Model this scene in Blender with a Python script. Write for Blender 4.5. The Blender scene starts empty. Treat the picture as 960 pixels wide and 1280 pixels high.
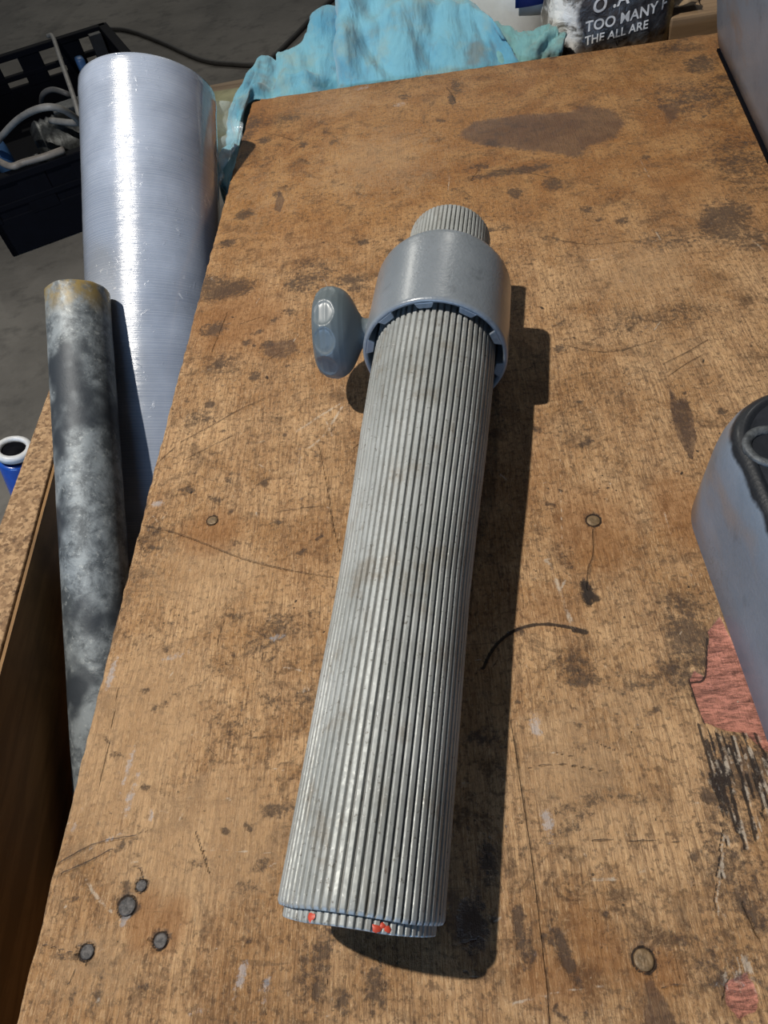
import bpy, bmesh, math, random
import numpy as np
from mathutils import Vector, Matrix, noise as mnoise
random.seed(7); rng = np.random.default_rng(7)
S = bpy.context.scene; COL = S.collection

# ------------------------------------------------------------------ camera, light, exposure
F = 870.0; H = 0.42; ZB = 0.70            # focal length (px of 960x1280), camera above bench top, bench height
CAM = np.array([0, 0, ZB + H])
XW = np.array([0.99165018, 0.08451469, -0.09740224])     # rows: world axes seen in camera axes (right, up, forward)
YW = np.array([-0.007051, 0.78971211, 0.61343709])
ZW = np.array([-0.12876417, 0.60762821, -0.78371407])
RM = np.array([XW, YW, ZW])
def ray(px, py): return RM @ np.array([px - 480, 640 - py, F])
def G(px, py, z=ZB):                      # where the sight line meets the level z
    r = ray(px, py); return CAM + r * ((z - CAM[2]) / r[2])
def GY(px, py, y):
    r = ray(px, py); return CAM + r * (y / r[1])
def D(px, py, d): return CAM + ray(px, py) * d / F

cam = bpy.data.cameras.new('camera'); co = bpy.data.objects.new('camera', cam); COL.objects.link(co)
right, up, fwd = RM[:, 0], RM[:, 1], RM[:, 2]
m = Matrix(((right[0], up[0], -fwd[0], CAM[0]), (right[1], up[1], -fwd[1], CAM[1]), (right[2], up[2], -fwd[2], CAM[2]), (0, 0, 0, 1)))
co.matrix_world = m
cam.sensor_fit = 'VERTICAL'; cam.sensor_height = 36.0; cam.lens = F / 1280 * 36.0
cam.clip_start = 0.02; cam.clip_end = 60
S.camera = co
vs = S.view_settings; vs.view_transform = 'Standard'; vs.look = 'None'; vs.gamma = 1; vs.use_curve_mapping = False; vs.exposure = 0.0

w = bpy.data.worlds.new('world'); S.world = w; w.use_nodes = True
w.node_tree.nodes['Background'].inputs[0].default_value = (0.72, 0.82, 1.0, 1)
w.node_tree.nodes['Background'].inputs[1].default_value = 0.045

def area(name, loc, target, size, power, color, shape='DISK', size_y=None):
    l = bpy.data.lights.new(name, 'AREA'); l.shape = shape; l.size = size; l.energy = power; l.color = color
    if size_y: l.size_y = size_y
    o = bpy.data.objects.new(name, l); COL.objects.link(o); o.location = loc
    d = Vector(target) - Vector(loc); o.rotation_euler = d.to_track_quat('-Z', 'Y').to_euler()
    return o
# workshop lamp up on the left (makes the crisp shadows), a weaker second one, and the cool daylight of a door behind the camera
area('bay_lamp', (-0.92, 0.36, ZB + 2.0), (0, 0.4, ZB), 0.05, 66, (1.0, 0.94, 0.85))
area('far_bay_lamp', (-2.8, 7.2, ZB + 3.4), (0, 0.5, ZB), 0.17, 42, (1.0, 0.97, 0.88))
area('far_bay_lamp', (1.5, 7.2, ZB + 4.2), (0, 0.5, ZB), 0.14, 30, (1.0, 0.97, 0.90))
area('door_daylight', (-1.0, -2.6, ZB + 0.34), (0, 0.5, ZB + .06), 2.0, 62, (0.40, 0.64, 1.0), 'RECTANGLE', 0.55)

# ------------------------------------------------------------------ node helpers
class NT:
    def __init__(s, name):
        s.m = bpy.data.materials.new(name); s.m.use_nodes = True; s.t = s.m.node_tree; s.n = s.t.nodes
        s.b = s.n['Principled BSDF']; s.co = s.n.new('ShaderNodeTexCoord').outputs['Object']
    def set(s, sock, v):
        if v is None: return
        if isinstance(v, bpy.types.NodeSocket): s.t.links.new(v, sock)
        elif isinstance(v, (tuple, list)) and len(v) == 3 and sock.type == 'RGBA': sock.default_value = (*v, 1)
        else: sock.default_value = v
    def map(s, scale=(1, 1, 1), rot=(0, 0, 0), loc=(0, 0, 0), src=None):
        n = s.n.new('ShaderNodeMapping'); s.set(n.inputs['Vector'], src or s.co)
        n.inputs['Scale'].default_value = scale; n.inputs['Rotation'].default_value = rot; n.inputs['Location'].default_value = loc
        return n.outputs[0]
    def noise(s, scale, detail=4, rough=.55, vec=None, dist=0, col=False):
        n = s.n.new('ShaderNodeTexNoise'); s.set(n.inputs['Vector'], vec or s.co)
        n.inputs['Scale'].default_value = scale; n.inputs['Detail'].default_value = detail
        n.inputs['Roughness'].default_value = rough; n.inputs['Distortion'].default_value = dist
        return n.outputs['Color' if col else 'Fac']
    def voro(s, scale, vec=None, feature='F1', out='Distance', rand=1):
        n = s.n.new('ShaderNodeTexVoronoi'); n.feature = feature; s.set(n.inputs['Vector'], vec or s.co)
        n.inputs['Scale'].default_value = scale; n.inputs['Randomness'].default_value = rand
        return n.outputs[out]
    def math(s, op, a, b=None, c=None):
        n = s.n.new('ShaderNodeMath'); n.operation = op
        s.set(n.inputs[0], a); s.set(n.inputs[1], b); s.set(n.inputs[2], c); return n.outputs[0]
    def ss(s, v, lo, hi, a=0.0, b=1.0):
        n = s.n.new('ShaderNodeMapRange'); n.interpolation_type = 'SMOOTHSTEP'; s.set(n.inputs[0], v)
        n.inputs[1].default_value = lo; n.inputs[2].default_value = hi; n.inputs[3].default_value = a; n.inputs[4].default_value = b
        return n.outputs[0]
    def mix(s, f, a, b, mode='MIX'):
        n = s.n.new('ShaderNodeMix'); n.data_type = 'RGBA'; n.blend_type = mode
        s.set(n.inputs[0], f); s.set(n.inputs[6], a); s.set(n.inputs[7], b); return n.outputs[2]
    def attr(s, name):
        n = s.n.new('ShaderNodeAttribute'); n.attribute_name = name; return n.outputs['Fac']
    def sep(s, v=None):
        n = s.n.new('ShaderNodeSeparateXYZ'); s.set(n.inputs[0], v or s.co); return n.outputs
    def ramp(s, v, *stops):
        n = s.n.new('ShaderNodeValToRGB'); s.set(n.inputs[0], v); e = n.color_ramp.elements
        e[0].position = stops[0][0]; e[0].color = (*stops[0][1], 1); e[1].position = stops[-1][0]; e[1].color = (*stops[-1][1], 1)
        for p, c in stops[1:-1]: x = e.new(p); x.color = (*c, 1)
        return n.outputs[0]
    def bump(s, h, strength=.3, dist=.001, nrm=None):
        n = s.n.new('ShaderNodeBump'); n.inputs['Strength'].default_value = strength; n.inputs['Distance'].default_value = dist
        s.set(n.inputs['Height'], h); s.set(n.inputs['Normal'], nrm); return n.outputs[0]
    def done(s, color=None, rough=None, metal=None, normal=None, **k):
        s.set(s.b.inputs['Base Color'], color); s.set(s.b.inputs['Roughness'], rough); s.set(s.b.inputs['Metallic'], metal)
        s.set(s.b.inputs['Normal'], normal)
        for kk, v in k.items(): s.set(s.b.inputs[kk.replace('_', ' ')], v)
        return s.m

def speckled(name, c1, c2, scale=20, rough=.6, metal=0, bs=.2, bscale=200, **k):
    t = NT(name); a = t.ss(t.noise(scale, 6, .65), .35, .65)
    return t.done(t.mix(a, c1, c2), rough, metal, t.bump(t.noise(bscale, 4), bs, .001), **k)

# ------------------------------------------------------------------ object helpers
class Thing:
    def __init__(s, o): s.o = o; s.loc = np.array(o.location)
def thing(name, label, cat, loc, group=None):
    o = bpy.data.objects.new(name, None); COL.objects.link(o); o.location = [float(v) for v in loc]; o.empty_display_size = .05
    o['label'] = label; o['category'] = cat
    if group: o['group'] = group
    return Thing(o)
def tag(o, label, cat, group=None):
    o['label'] = label; o['category'] = cat
    if group: o['group'] = group
    return o
def mk(name, V, Fc, mat, parent=None, smooth=True, sub=0, solid=0):
    V = np.asarray(V, float)
    org = parent.loc if isinstance(parent, Thing) else (np.array(parent['org']) if parent is not None else V.mean(0) * 0)
    own = org if parent is not None else np.array([V[:, 0].mean(), V[:, 1].mean(), V[:, 2].min()])
    me = bpy.data.meshes.new(name); me.from_pydata((V - own).tolist(), [], [tuple(int(i) for i in f) for f in Fc]); me.update()
    bm = bmesh.new(); bm.from_mesh(me); bmesh.ops.recalc_face_normals(bm, faces=bm.faces); bm.to_mesh(me); bm.free()
    o = bpy.data.objects.new(name, me); COL.objects.link(o)
    if mat: me.materials.append(mat)
    if smooth: me.polygons.foreach_set('use_smooth', [True] * len(me.polygons))
    if parent is None: o.location = own
    else: o.parent = parent.o if isinstance(parent, Thing) else parent
    o['org'] = [float(v) for v in own]
    if sub:
        md = o.modifiers.new('sub', 'SUBSURF'); md.levels = md.render_levels = sub
    if solid:
        md = o.modifiers.new('solid', 'SOLIDIFY'); md.thickness = solid; md.offset = 0
    return o
def frame(u):
    u = np.array(u, float); u /= np.linalg.norm(u)
    a = np.array([0, 0, 1.0]) if abs(u[2]) < .9 else np.array([1.0, 0, 0])
    s = np.cross(u, a); s /= np.linalg.norm(s); t = np.cross(s, u); return u, s, t     # t is the upward one
def lathe(A, u, prof, n=48, rf=None, closed=False, caps=(True, True)):
    u, s, t = frame(u); A = np.array(A, float); V = []; Fc = []
    for j, (h, r) in enumerate(prof):
        for i in range(n):
            th = 2 * math.pi * i / n; rr = rf(th, h, r, j) if rf else r
            V.append(A + u * h + (s * math.cos(th) + t * math.sin(th)) * rr)
    m_ = len(prof)
    for j in range(m_ if closed else m_ - 1):
        k = (j + 1) % m_
        for i in range(n):
            i2 = (i + 1) % n; Fc.append((j * n + i, j * n + i2, k * n + i2, k * n + i))
    if not closed:
        if caps[0]: Fc.append(tuple(range(n)))
        if caps[1]: Fc.append(tuple(range((m_ - 1) * n, m_ * n)))
    return V, Fc
def box(c, size, rz=0, bevel=0.002, seg=2, skew=None):
    bm = bmesh.new(); bmesh.ops.create_cube(bm, size=1)
    for v in bm.verts: v.co = Vector((v.co.x * size[0], v.co.y * size[1], v.co.z * size[2]))
    if bevel: bmesh.ops.bevel(bm, geom=bm.edges[:], offset=bevel, segments=seg, affect='EDGES', profile=.5)
    R = Matrix.Rotation(rz, 3, 'Z')
    V = [np.array(R @ v.co) + np.array(c, float) for v in bm.verts]
    bm.verts.index_update(); Fc = [[v.index for v in f.verts] for f in bm.faces]; bm.free(); return V, Fc
def prism(poly, z0, z1, bevel=0.0, seg=3, draft=0):
    bm = bmesh.new(); c = np.mean(poly, 0)
    lo = [bm.verts.new((p[0], p[1], z0)) for p in poly]
    hi = [bm.verts.new((p[0] + (c[0] - p[0]) * draft, p[1] + (c[1] - p[1]) * draft, z1)) for p in poly]
    n = len(poly); bm.faces.new(lo); top = bm.faces.new(hi)
    for i in range(n): bm.faces.new((lo[i], lo[(i + 1) % n], hi[(i + 1) % n], hi[i]))
    if bevel: bmesh.ops.bevel(bm, geom=list(top.edges), offset=bevel, segments=seg, affect='EDGES', profile=.5)
    V = [np.array(v.co) for v in bm.verts]; bm.verts.index_update()
    Fc = [[v.index for v in f.verts] for f in bm.faces]; bm.free(); return V, Fc
def spline(P, k=8):
    P = [np.array(p, float) for p in P]; P = [2 * P[0] - P[1]] + P + [2 * P[-1] - P[-2]]; out = []
    for i in range(1, len(P) - 2):
        for j in range(k):
            t = j / k; a, b, c, d = P[i - 1:i + 3]
            out.append(.5 * ((2 * b) + (c - a) * t + (2 * a - 5 * b + 4 * c - d) * t * t + (3 * b - a - 3 * c + d) * t ** 3))
    out.append(P[-2]); return out
def cable(P, r, n=10, k=8, ends=True):
    P = spline(P, k); V = []; Fc = []
    prev = None
    for i, p in enumerate(P):
        d = P[min(i + 1, len(P) - 1)] - P[max(i - 1, 0)]; d /= np.linalg.norm(d)
        s = np.cross(d, [0, 0, 1.0] if prev is None else prev)
        if np.linalg.norm(s) < 1e-6: s = np.cross(d, [1.0, 0, 0])
        s /= np.linalg.norm(s); t = np.cross(s, d); prev = t
        for q in range(n):
            a = 2 * math.pi * q / n; V.append(p + (s * math.cos(a) + t * math.sin(a)) * r)
    for i in range(len(P) - 1):
        for q in range(n):
            q2 = (q + 1) % n; Fc.append((i * n + q, i * n + q2, (i + 1) * n + q2, (i + 1) * n + q))
    if ends: Fc += [tuple(range(n)), tuple(range((len(P) - 1) * n, len(P) * n))]
    return V, Fc

# ------------------------------------------------------------------ materials
def bench_mat():
    t = NT('worn_plywood')
    A, Mu, Sb = (lambda a, b: t.math('ADD', a, b)), (lambda a, b: t.math('MULTIPLY', a, b)), (lambda a, b: t.math('SUBTRACT', a, b))
    big = t.noise(4.5, 4, .6); mid = t.noise(17, 6, .68, dist=.5); wv = t.noise(52, 7, .72, dist=.6); tiny = t.noise(230, 4, .7)
    gr = t.noise(1, 5, .65, vec=t.map((620, 38, 1)), dist=.4)                # long fibres
    fi = t.noise(1, 5, .8, vec=t.map((1300, 170, 1)), dist=.3)
    gx = t.noise(1, 6, .65, vec=t.map((16, 130, 1)), dist=.9)                # cross figure further up
    figure = t.noise(1, 4, .55, vec=t.map((26, 2.4, 1)), dist=1.6)
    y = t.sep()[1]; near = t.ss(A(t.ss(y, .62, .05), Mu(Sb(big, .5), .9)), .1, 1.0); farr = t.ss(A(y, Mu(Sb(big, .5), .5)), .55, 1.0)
    base = t.mix(t.ss(big, .34, .66), (.25, .105, .027), (.35, .165, .048))
    base = t.mix(Mu(t.ss(mid, .40, .64), .8), base, (.43, .235, .088))
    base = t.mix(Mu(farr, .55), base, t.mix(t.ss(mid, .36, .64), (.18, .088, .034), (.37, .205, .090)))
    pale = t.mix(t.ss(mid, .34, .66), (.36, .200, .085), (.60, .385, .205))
    base = t.mix(Mu(near, .85), base, pale)  # paler near wood, with the lamp's falloff put into the colour as well
    base = t.mix(Mu(t.ss(figure, .48, .64), .22), base, (.19, .080, .028))
    base = t.mix(Mu(t.ss(gr, .58, .36), A(.18, Mu(near, .38))), base, (.105, .050, .022))
    base = t.mix(Mu(Mu(t.ss(fi, .53, .64), A(.25, Mu(near, .75))), .60), base, (.66, .47, .28))
    base = t.mix(Mu(Mu(t.ss(fi, .46, .35), A(.2, Mu(near, .8))), .55), base, (.09, .045, .022))
    base = t.mix(Mu(t.ss(gx, .50, .70), A(.22, Mu(farr, .30))), base, (.135, .068, .030))
    # dirt worked into the face, at several sizes
    base = t.mix(Mu(Mu(t.ss(wv, .50, .66), t.ss(t.noise(8, 4, .6), .36, .62)), .78), base, (.062, .032, .015))
    base = t.mix(Mu(t.ss(t.noise(30, 6, .75, dist=1.2), .52, .68), .58), base, (.085, .045, .022))
    base = t.mix(Mu(t.ss(t.noise(420, 3, .7, vec=t.map(loc=(2, 5, 1))), .54, .68), .45), base, (.52, .36, .20))
    base = t.mix(Mu(t.ss(tiny, .51, .63), .58), base, (.06, .033, .018))
    sp = t.ss(t.voro(95, rand=1), .05, .10, 1, 0); sp2 = t.ss(t.noise(17, 2), .50, .58)
    base = t.mix(Mu(Mu(sp, sp2), .85), base, (.02, .012, .008))
    pn = t.ss(t.noise(1, 4, .75, vec=t.map((300, 110, 1), (0, 0, .5))), .66, .74)
    base = t.mix(Mu(pn, .40), base, (.58, .48, .36))
    sv = t.ss(t.noise(1, 3, .6, vec=t.map((22, 260, 1), (0, 0, .45)), dist=.6), .67, .72); sv2 = t.ss(t.noise(1, 3, .6, vec=t.map((260, 20, 1), (0, 0, .35), (3, 1, 0)), dist=.6), .66, .71)
    base = t.mix(Mu(A(sv, sv2), .38), base, (.06, .036, .022))
    rag = Mu(A(Mu(Sb(t.noise(210, 5, .8), .5), 1.3), Sb(t.noise(38, 6, .75, dist=1), .5)), 1.15)
    rag2 = A(Mu(Sb(gr, .5), .9), Mu(Sb(t.noise(300, 4, .8), .5), 1.6))
    gate = t.ss(t.noise(75, 5, .8, vec=t.map(loc=(7, 3, 1))), .44, .58)
    def feat(name, lo, hi, amp=1.0, use=rag):
        return t.ss(A(t.attr(name), Mu(use, amp)), lo, hi)
    base = t.mix(Mu(feat('pale_wear_falloff', .25, .8, 1), .45), base, (.46, .30, .165))  # pale wear; brighter lamp light near the camera is painted in here too
    base = t.mix(Mu(feat('amber', .2, .9, .6), .50), base, (.235, .092, .022))
    base = t.mix(Mu(feat('grime', .36, .95, 1.9), .78), base, (.050, .033, .024))
    base = t.mix(Mu(feat('oil', .42, .60, .42), .66), base, t.mix(t.ss(mid, .35, .6), (.062, .036, .026), (.095, .055, .036)))
    pk = feat('pink', .47, .53, .22, rag2)
    pcol = t.mix(t.ss(t.noise(1, 7, .8, vec=t.map((90, 420, 1)), dist=.5), .38, .62), (.56, .235, .170), (.15, .062, .045))
    base = t.mix(pk, base, pcol)
    base = t.mix(Mu(feat('dark_line', .50, .72, .45), .90), base, (.018, .012, .010))
    base = t.mix(Mu(Mu(feat('crack', .50, 1.0, .6), gate), .65), base, (.045, .025, .014))
    base = t.mix(Mu(feat('scratch', .45, .75, .9), Mu(gate, .72)), base, (.52, .44, .35))
    base = t.mix(Mu(feat('paint', .55, 1.0, 1.9), .55), base, (.44, .43, .45))
    hgt = A(A(Mu(gr, .6), Mu(fi, .6)), A(Mu(wv, .9), Mu(tiny, .35))); hgt = Sb(hgt, Mu(feat('crack', .4, .8, .5), .9)); hgt = Sb(hgt, Mu(feat('grime', .34, .95, 1.5), .3))
    ro = t.ss(t.attr('oil'), .4, .6, .60, .42)
    return t.done(base, ro, 0, t.bump(hgt, 1.0, .0017), Specular_IOR_Level=.35)
def ply_edge():
    t = NT('plywood_edge'); z = t.sep()[2]
    wv = t.math('SINE', t.math('MULTIPLY', z, 2 * math.pi / .0055)); n = t.noise(60, 5)
    return t.done(t.mix(t.ss(t.math('ADD', wv, t.math('SUBTRACT', n, .5)), -.3, .3), (.10, .045, .02), (.32, .18, .08)), .75, 0, t.bump(wv, .3, .0008))
def raw_wood(name, c1, c2, ax=1):
    t = NT(name); sc = [60, 60, 60]; sc[ax] = 4; n = t.noise(1, 5, .6, vec=t.map(tuple(sc)), dist=.4)
    b = t.mix(t.ss(n, .35, .65), c1, c2); b = t.mix(t.math('MULTIPLY', t.ss(t.noise(8, 5), .5, .7), .5), b, tuple(v * .3 for v in c1))
    return t.done(b, .7, 0, t.bump(n, .3, .001))
def chipboard():
    t = NT('chipboard'); v = t.voro(260, out='Color'); n = t.noise(120, 5, .7)
    s_ = t.n.new('ShaderNodeSeparateColor'); t.set(s_.inputs[0], v)
    b = t.mix(s_.outputs[0], (.17, .095, .045), (.40, .26, .14)); b = t.mix(t.ss(n, .5, .68), b, (.09, .05, .025))
    return t.done(b, .85, 0, t.bump(t.math('ADD', n, s_.outputs[1]), .7, .0015))
def zinc():
    t = NT('cast_zinc'); x = t.sep()
    n1 = t.noise(16, 5, .6); n2 = t.noise(260, 4, .65); n3 = t.noise(1, 5, .65, vec=t.map((160, 30, 160)))
    b = t.mix(t.ss(n1, .3, .7), (.245, .26, .255), (.35, .37, .37))
    b = t.mix(t.math('MULTIPLY', t.ss(n3, .52, .74), .55), b, (.17, .155, .13))
    b = t.mix(t.math('MULTIPLY', t.ss(t.noise(26, 7, .75), .52, .68), .60), b, (.19, .165, .13))
    b = t.mix(t.math('MULTIPLY', t.ss(t.noise(300, 4, .7), .60, .68), .75), b, (.085, .075, .062))
    b = t.mix(t.math('MULTIPLY', t.ss(t.noise(520, 2, .5, vec=t.map(loc=(3, 1, 2))), .66, .73), .45), b, (.58, .59, .58))
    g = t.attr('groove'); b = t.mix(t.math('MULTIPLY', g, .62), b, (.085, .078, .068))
    r = t.ss(n2, .3, .7, .46, .66)
    return t.done(b, r, .30, t.bump(t.math('ADD', n2, t.math('MULTIPLY', n3, .6)), .38, .0006))
def grey_paint(name, c1, c2, rough=.42, bs=.18, scuffc=None):
    t = NT(name); n1 = t.noise(12, 5, .6); n2 = t.noise(420, 3, .6)
    b = t.mix(t.ss(n1, .35, .65), c1, c2)
    b = t.mix(t.math('MULTIPLY', t.ss(t.noise(30, 6, .7), .57, .70), .5), b, tuple(v * .55 for v in c1))
    sc = t.ss(t.noise(1, 4, .6, vec=t.map((30, 30, 30)), dist=3), .488, .5); sc2 = t.ss(t.noise(1, 4, .6, vec=t.map((30, 30, 30)), dist=3), .5, .512)
    ln = t.math('SUBTRACT', sc, sc2)
    b = t.mix(t.math('MULTIPLY', t.math('MULTIPLY', ln, t.ss(t.noise(7), .5, .6)), .6), b, (.06, .06, .06))
    if scuffc: b = t.mix(t.math('MULTIPLY', t.ss(t.noise(9, 4, .6, vec=t.map((1, .5, 1), loc=(2, 3, 1))), .52, .62), .7), b, scuffc)
    return t.done(b, rough, 0, t.bump(n2, bs, .0006), Coat_Weight=.25, Coat_Roughness=.25)
def film_mat():
    t = NT('wound_stretch_film'); c = t.n.new('ShaderNodeTexCoord').outputs['Object']
    u = t.attr('along')                                                     # metres along the roll
    wind = t.n.new('ShaderNodeTexNoise'); wind.noise_dimensions = '1D'; t.set(wind.inputs['W'], t.math('MULTIPLY', u, 260)); wind.inputs['Detail'].default_value = 5
    wr = t.noise(240, 4, .7); pt = t.noise(9, 4, .55); ring = t.noise(30, 5, .6)
    b = t.mix(t.ss(pt, .35, .65), (.20, .235, .30), (.32, .365, .45)); b = t.mix(t.math('MULTIPLY', t.ss(wind.outputs[0], .4, .7), .25), b, (.70, .72, .76))  # film itself is neutral; the blue of the door light is in this base
    mark = t.math('MULTIPLY', t.ss(t.noise(45, 5, .75, dist=2), .60, .66), t.ss(t.noise(8, 2), .5, .62))
    b = t.mix(t.math('MULTIPLY', mark, .5), b, (.75, .77, .80))
    h = t.math('ADD', t.math('MULTIPLY', wind.outputs[0], 1.0), t.math('MULTIPLY', wr, .55)); h = t.math('ADD', h, t.math('MULTIPLY', ring, .6))
    return t.done(b, .24, 0, t.bump(h, .15, .0016, t.bump(t.ss(t.noise(62, 4, .7, dist=1.5), .60, .72), .22, .0012)), Coat_Weight=1.0, Coat_Roughness=.06, Specular_IOR_Level=.7, Subsurface_Weight=.0)
def galv():
    t = NT('weathered_galvanised'); n = t.noise(38, 8, .75, dist=.3); n2 = t.noise(170, 5, .7); u = t.attr('along')
    b = t.mix(t.ss(n, .36, .62), (.065, .075, .082), (.235, .26, .27)); b = t.mix(t.math('MULTIPLY', t.ss(n2, .55, .68), .6), b, (.38, .40, .39))
    b = t.mix(t.ss(t.noise(11, 3), .54, .66), b, (.035, .042, .050))
    rust = t.math('MULTIPLY', t.ss(u, .045, .004), t.ss(t.noise(60, 4), .34, .6))
    b = t.mix(rust, b, (.24, .17, .055))
    return t.done(b, .55, .25, t.bump(t.math('ADD', n, t.math('MULTIPLY', n2, .5)), .4, .0012))
def cloth_mat(name, c1, c2, c3):
    t = NT(name); n = t.noise(9, 4, .6); wv = t.noise(900, 2); st = t.noise(24, 5, .6)
    b = t.mix(t.ss(n, .35, .62), c1, c2); b = t.mix(t.math('MULTIPLY', t.ss(st, .50, .68), .8), b, c3)
    b = t.mix(t.math('MULTIPLY', t.ss(t.noise(15, 4), .56, .70), .65), b, (.13, .13, .11))
    return t.done(b, .9, 0, t.bump(t.noise(1, 3, .5, vec=t.map((34, 10, 16), (0, 0, .5)), dist=.35), .8, .013, t.bump(t.math('ADD', wv, t.noise(220, 4)), .5, .0015)), Sheen_Weight=.25)
def floor_mat():
    t = NT('stained_concrete'); n = t.noise(1.6, 6, .65); n2 = t.noise(14, 6, .6); n3 = t.noise(90, 4)
    b = t.mix(t.ss(n, .35, .65), (.105, .098, .086), (.175, .163, .143)); b = t.mix(t.math('MULTIPLY', t.ss(n2, .5, .7), .5), b, (.05, .047, .043))
    ln = t.noise(1, 3, .5, vec=t.map((2.4, .35, 1), (0, 0, 1.15)), dist=.6)
    b = t.mix(t.math('MULTIPLY', t.ss(ln, .60, .66), .35), b, (.04, .038, .035))
    return t.done(b, .8, 0, t.bump(t.math('ADD', n2, n3), .25, .004))
def plain(name, c, rough=.5, metal=0, bs=.1, bscale=150, var=.25, **k):
    return speckled(name, c, tuple(max(0, v * (1 - var)) for v in c), 25, rough, metal, bs, bscale, **k)

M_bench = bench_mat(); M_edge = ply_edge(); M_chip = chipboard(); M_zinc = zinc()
M_collar = grey_paint('grey_cast_collar', (.15, .172, .195), (.18, .203, .228), .30, .55)
M_knob = grey_paint('grey_moulded_knob', (.075, .098, .110), (.090, .112, .125), .52, .05)
M_steel = grey_paint('blue_grey_paint', (.135, .165, .215), (.175, .205, .255), .45, .6, (.19, .145, .12))
M_block = grey_paint('blue_grey_paint_with_grease', (.115, .15, .20), (.155, .185, .235), .5, .6, (.185, .14, .115))
_t = M_block.node_tree; _n = _t.nodes; _b = _n['Principled BSDF']; _src = _b.inputs['Base Color'].links[0].from_socket
_c = _n.new('ShaderNodeTexCoord'); _s = _n.new('ShaderNodeSeparateXYZ'); _t.links.new(_c.outputs['Object'], _s.inputs[0])
_no = _n.new('ShaderNodeTexNoise'); _no.inputs['Scale'].default_value = 55; _no.inputs['Detail'].default_value = 6; _t.links.new(_c.outputs['Object'], _no.inputs[0])
_m1 = _n.new('ShaderNodeMath'); _m1.operation = 'MULTIPLY_ADD'; _t.links.new(_no.outputs['Fac'], _m1.inputs[0]); _m1.inputs[1].default_value = .012; _t.links.new(_s.outputs[2], _m1.inputs[2])
_mr = _n.new('ShaderNodeMapRange'); _mr.interpolation_type = 'SMOOTHSTEP'; _t.links.new(_m1.outputs[0], _mr.inputs[0]); _mr.inputs[1].default_value = .0905; _mr.inputs[2].default_value = .0945
_mx = _n.new('ShaderNodeMix'); _mx.data_type = 'RGBA'; _t.links.new(_mr.outputs[0], _mx.inputs[0]); _t.links.new(_src, _mx.inputs[6]); _mx.inputs[7].default_value = (.006, .008, .012, 1); _t.links.new(_mx.outputs[2], _b.inputs['Base Color'])
M_film = film_mat(); M_galv = galv(); M_floor = floor_mat()
M_black = plain('black_plastic', (.002, .0024, .005), .75, Specular_IOR_Level=.10)
M_greasy = speckled('greasy_black', (.008, .010, .014), (.016, .019, .026), 40, .8, 0, .9, 150, Specular_IOR_Level=.2)
M_card = plain('grey_cardboard', (.30, .27, .22), .85)

# ------------------------------------------------------------------ floor
V, Fc = box((1.0, 2.5, -.02), (16, 18, .04), 0, 0); fl = mk('floor', V, Fc, M_floor, None, False); fl['kind'] = 'structure'

# ------------------------------------------------------------------ workbench
XL, YF = -.2465, 1.137; TH = .018; XR = 1.25; YN = -.55
bench = thing('workbench', 'scarred brown plywood workbench top carrying the ribbed metal post', 'workbench', (.45, .35, 0))
def W2(px, py): return G(px, py)[:2]
xs = np.concatenate([np.arange(XL, .46, .00115), np.linspace(.465, XR, 40)])
ys = np.concatenate([np.linspace(YN, -.04, 20), np.arange(-.035, .6, .00115), np.arange(.601, YF - .0008, .0018), [YF]])
GX, GYY = np.meshgrid(xs, ys); P2 = np.stack([GX.ravel(), GYY.ravel()], 1)
AT = {k: np.zeros(len(P2)) for k in ('oil', 'grime', 'amber', 'pink', 'dark_line', 'crack', 'scratch', 'paint', 'pale_wear_falloff')}
def sel(lo, hi, pad):
    return np.where((P2[:, 0] > lo[0] - pad) & (P2[:, 0] < hi[0] + pad) & (P2[:, 1] > lo[1] - pad) & (P2[:, 1] < hi[1] + pad))[0]
def put(k, idx, val): AT[k][idx] = np.maximum(AT[k][idx], val)
def segdist(Q, a, b):
    ab = b - a; t_ = np.clip(((Q - a) @ ab) / (ab @ ab + 1e-12), 0, 1); return np.linalg.norm(Q - a - t_[:, None] * ab, axis=1)
def poly(k, pts, soft=.004, amp=1.0):               # soft edged patch: 0.5 on its outline
    W = np.array([W2(*p) for p in pts]); i = sel(W.min(0), W.max(0), soft * 2); Q = P2[i]
    d = np.full(len(i), 9.); ins = np.zeros(len(i), bool)
    for a, b in zip(W, np.roll(W, -1, 0)):
        d = np.minimum(d, segdist(Q, a, b))
        c = ((a[1] > Q[:, 1]) != (b[1] > Q[:, 1])); xx = (b[0] - a[0]) * (Q[:, 1] - a[1]) / (b[1] - a[1] + 1e-12) + a[0]
        ins ^= c & (Q[:, 0] < xx)
    put(k, i, np.clip(.5 + np.where(ins, d, -d) / (2 * soft), 0, 1) * amp)
def line(k, pts, wid=.0015, amp=1.0, soft=None):
    W = [W2(*p) for p in pts]; W = np.array([q[:2] for q in spline([np.append(p, 0) for p in W], 5)]); soft = soft or wid
    i = sel(W.min(0), W.max(0), wid * 3); Q = P2[i]; d = np.full(len(i), 9.)
    for a, b in zip(W[:-1], W[1:]): d = np.minimum(d, segdist(Q, a, b))
    put(k, i, np.clip(1 - d / (2 * wid), 0, 1) * amp)
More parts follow.
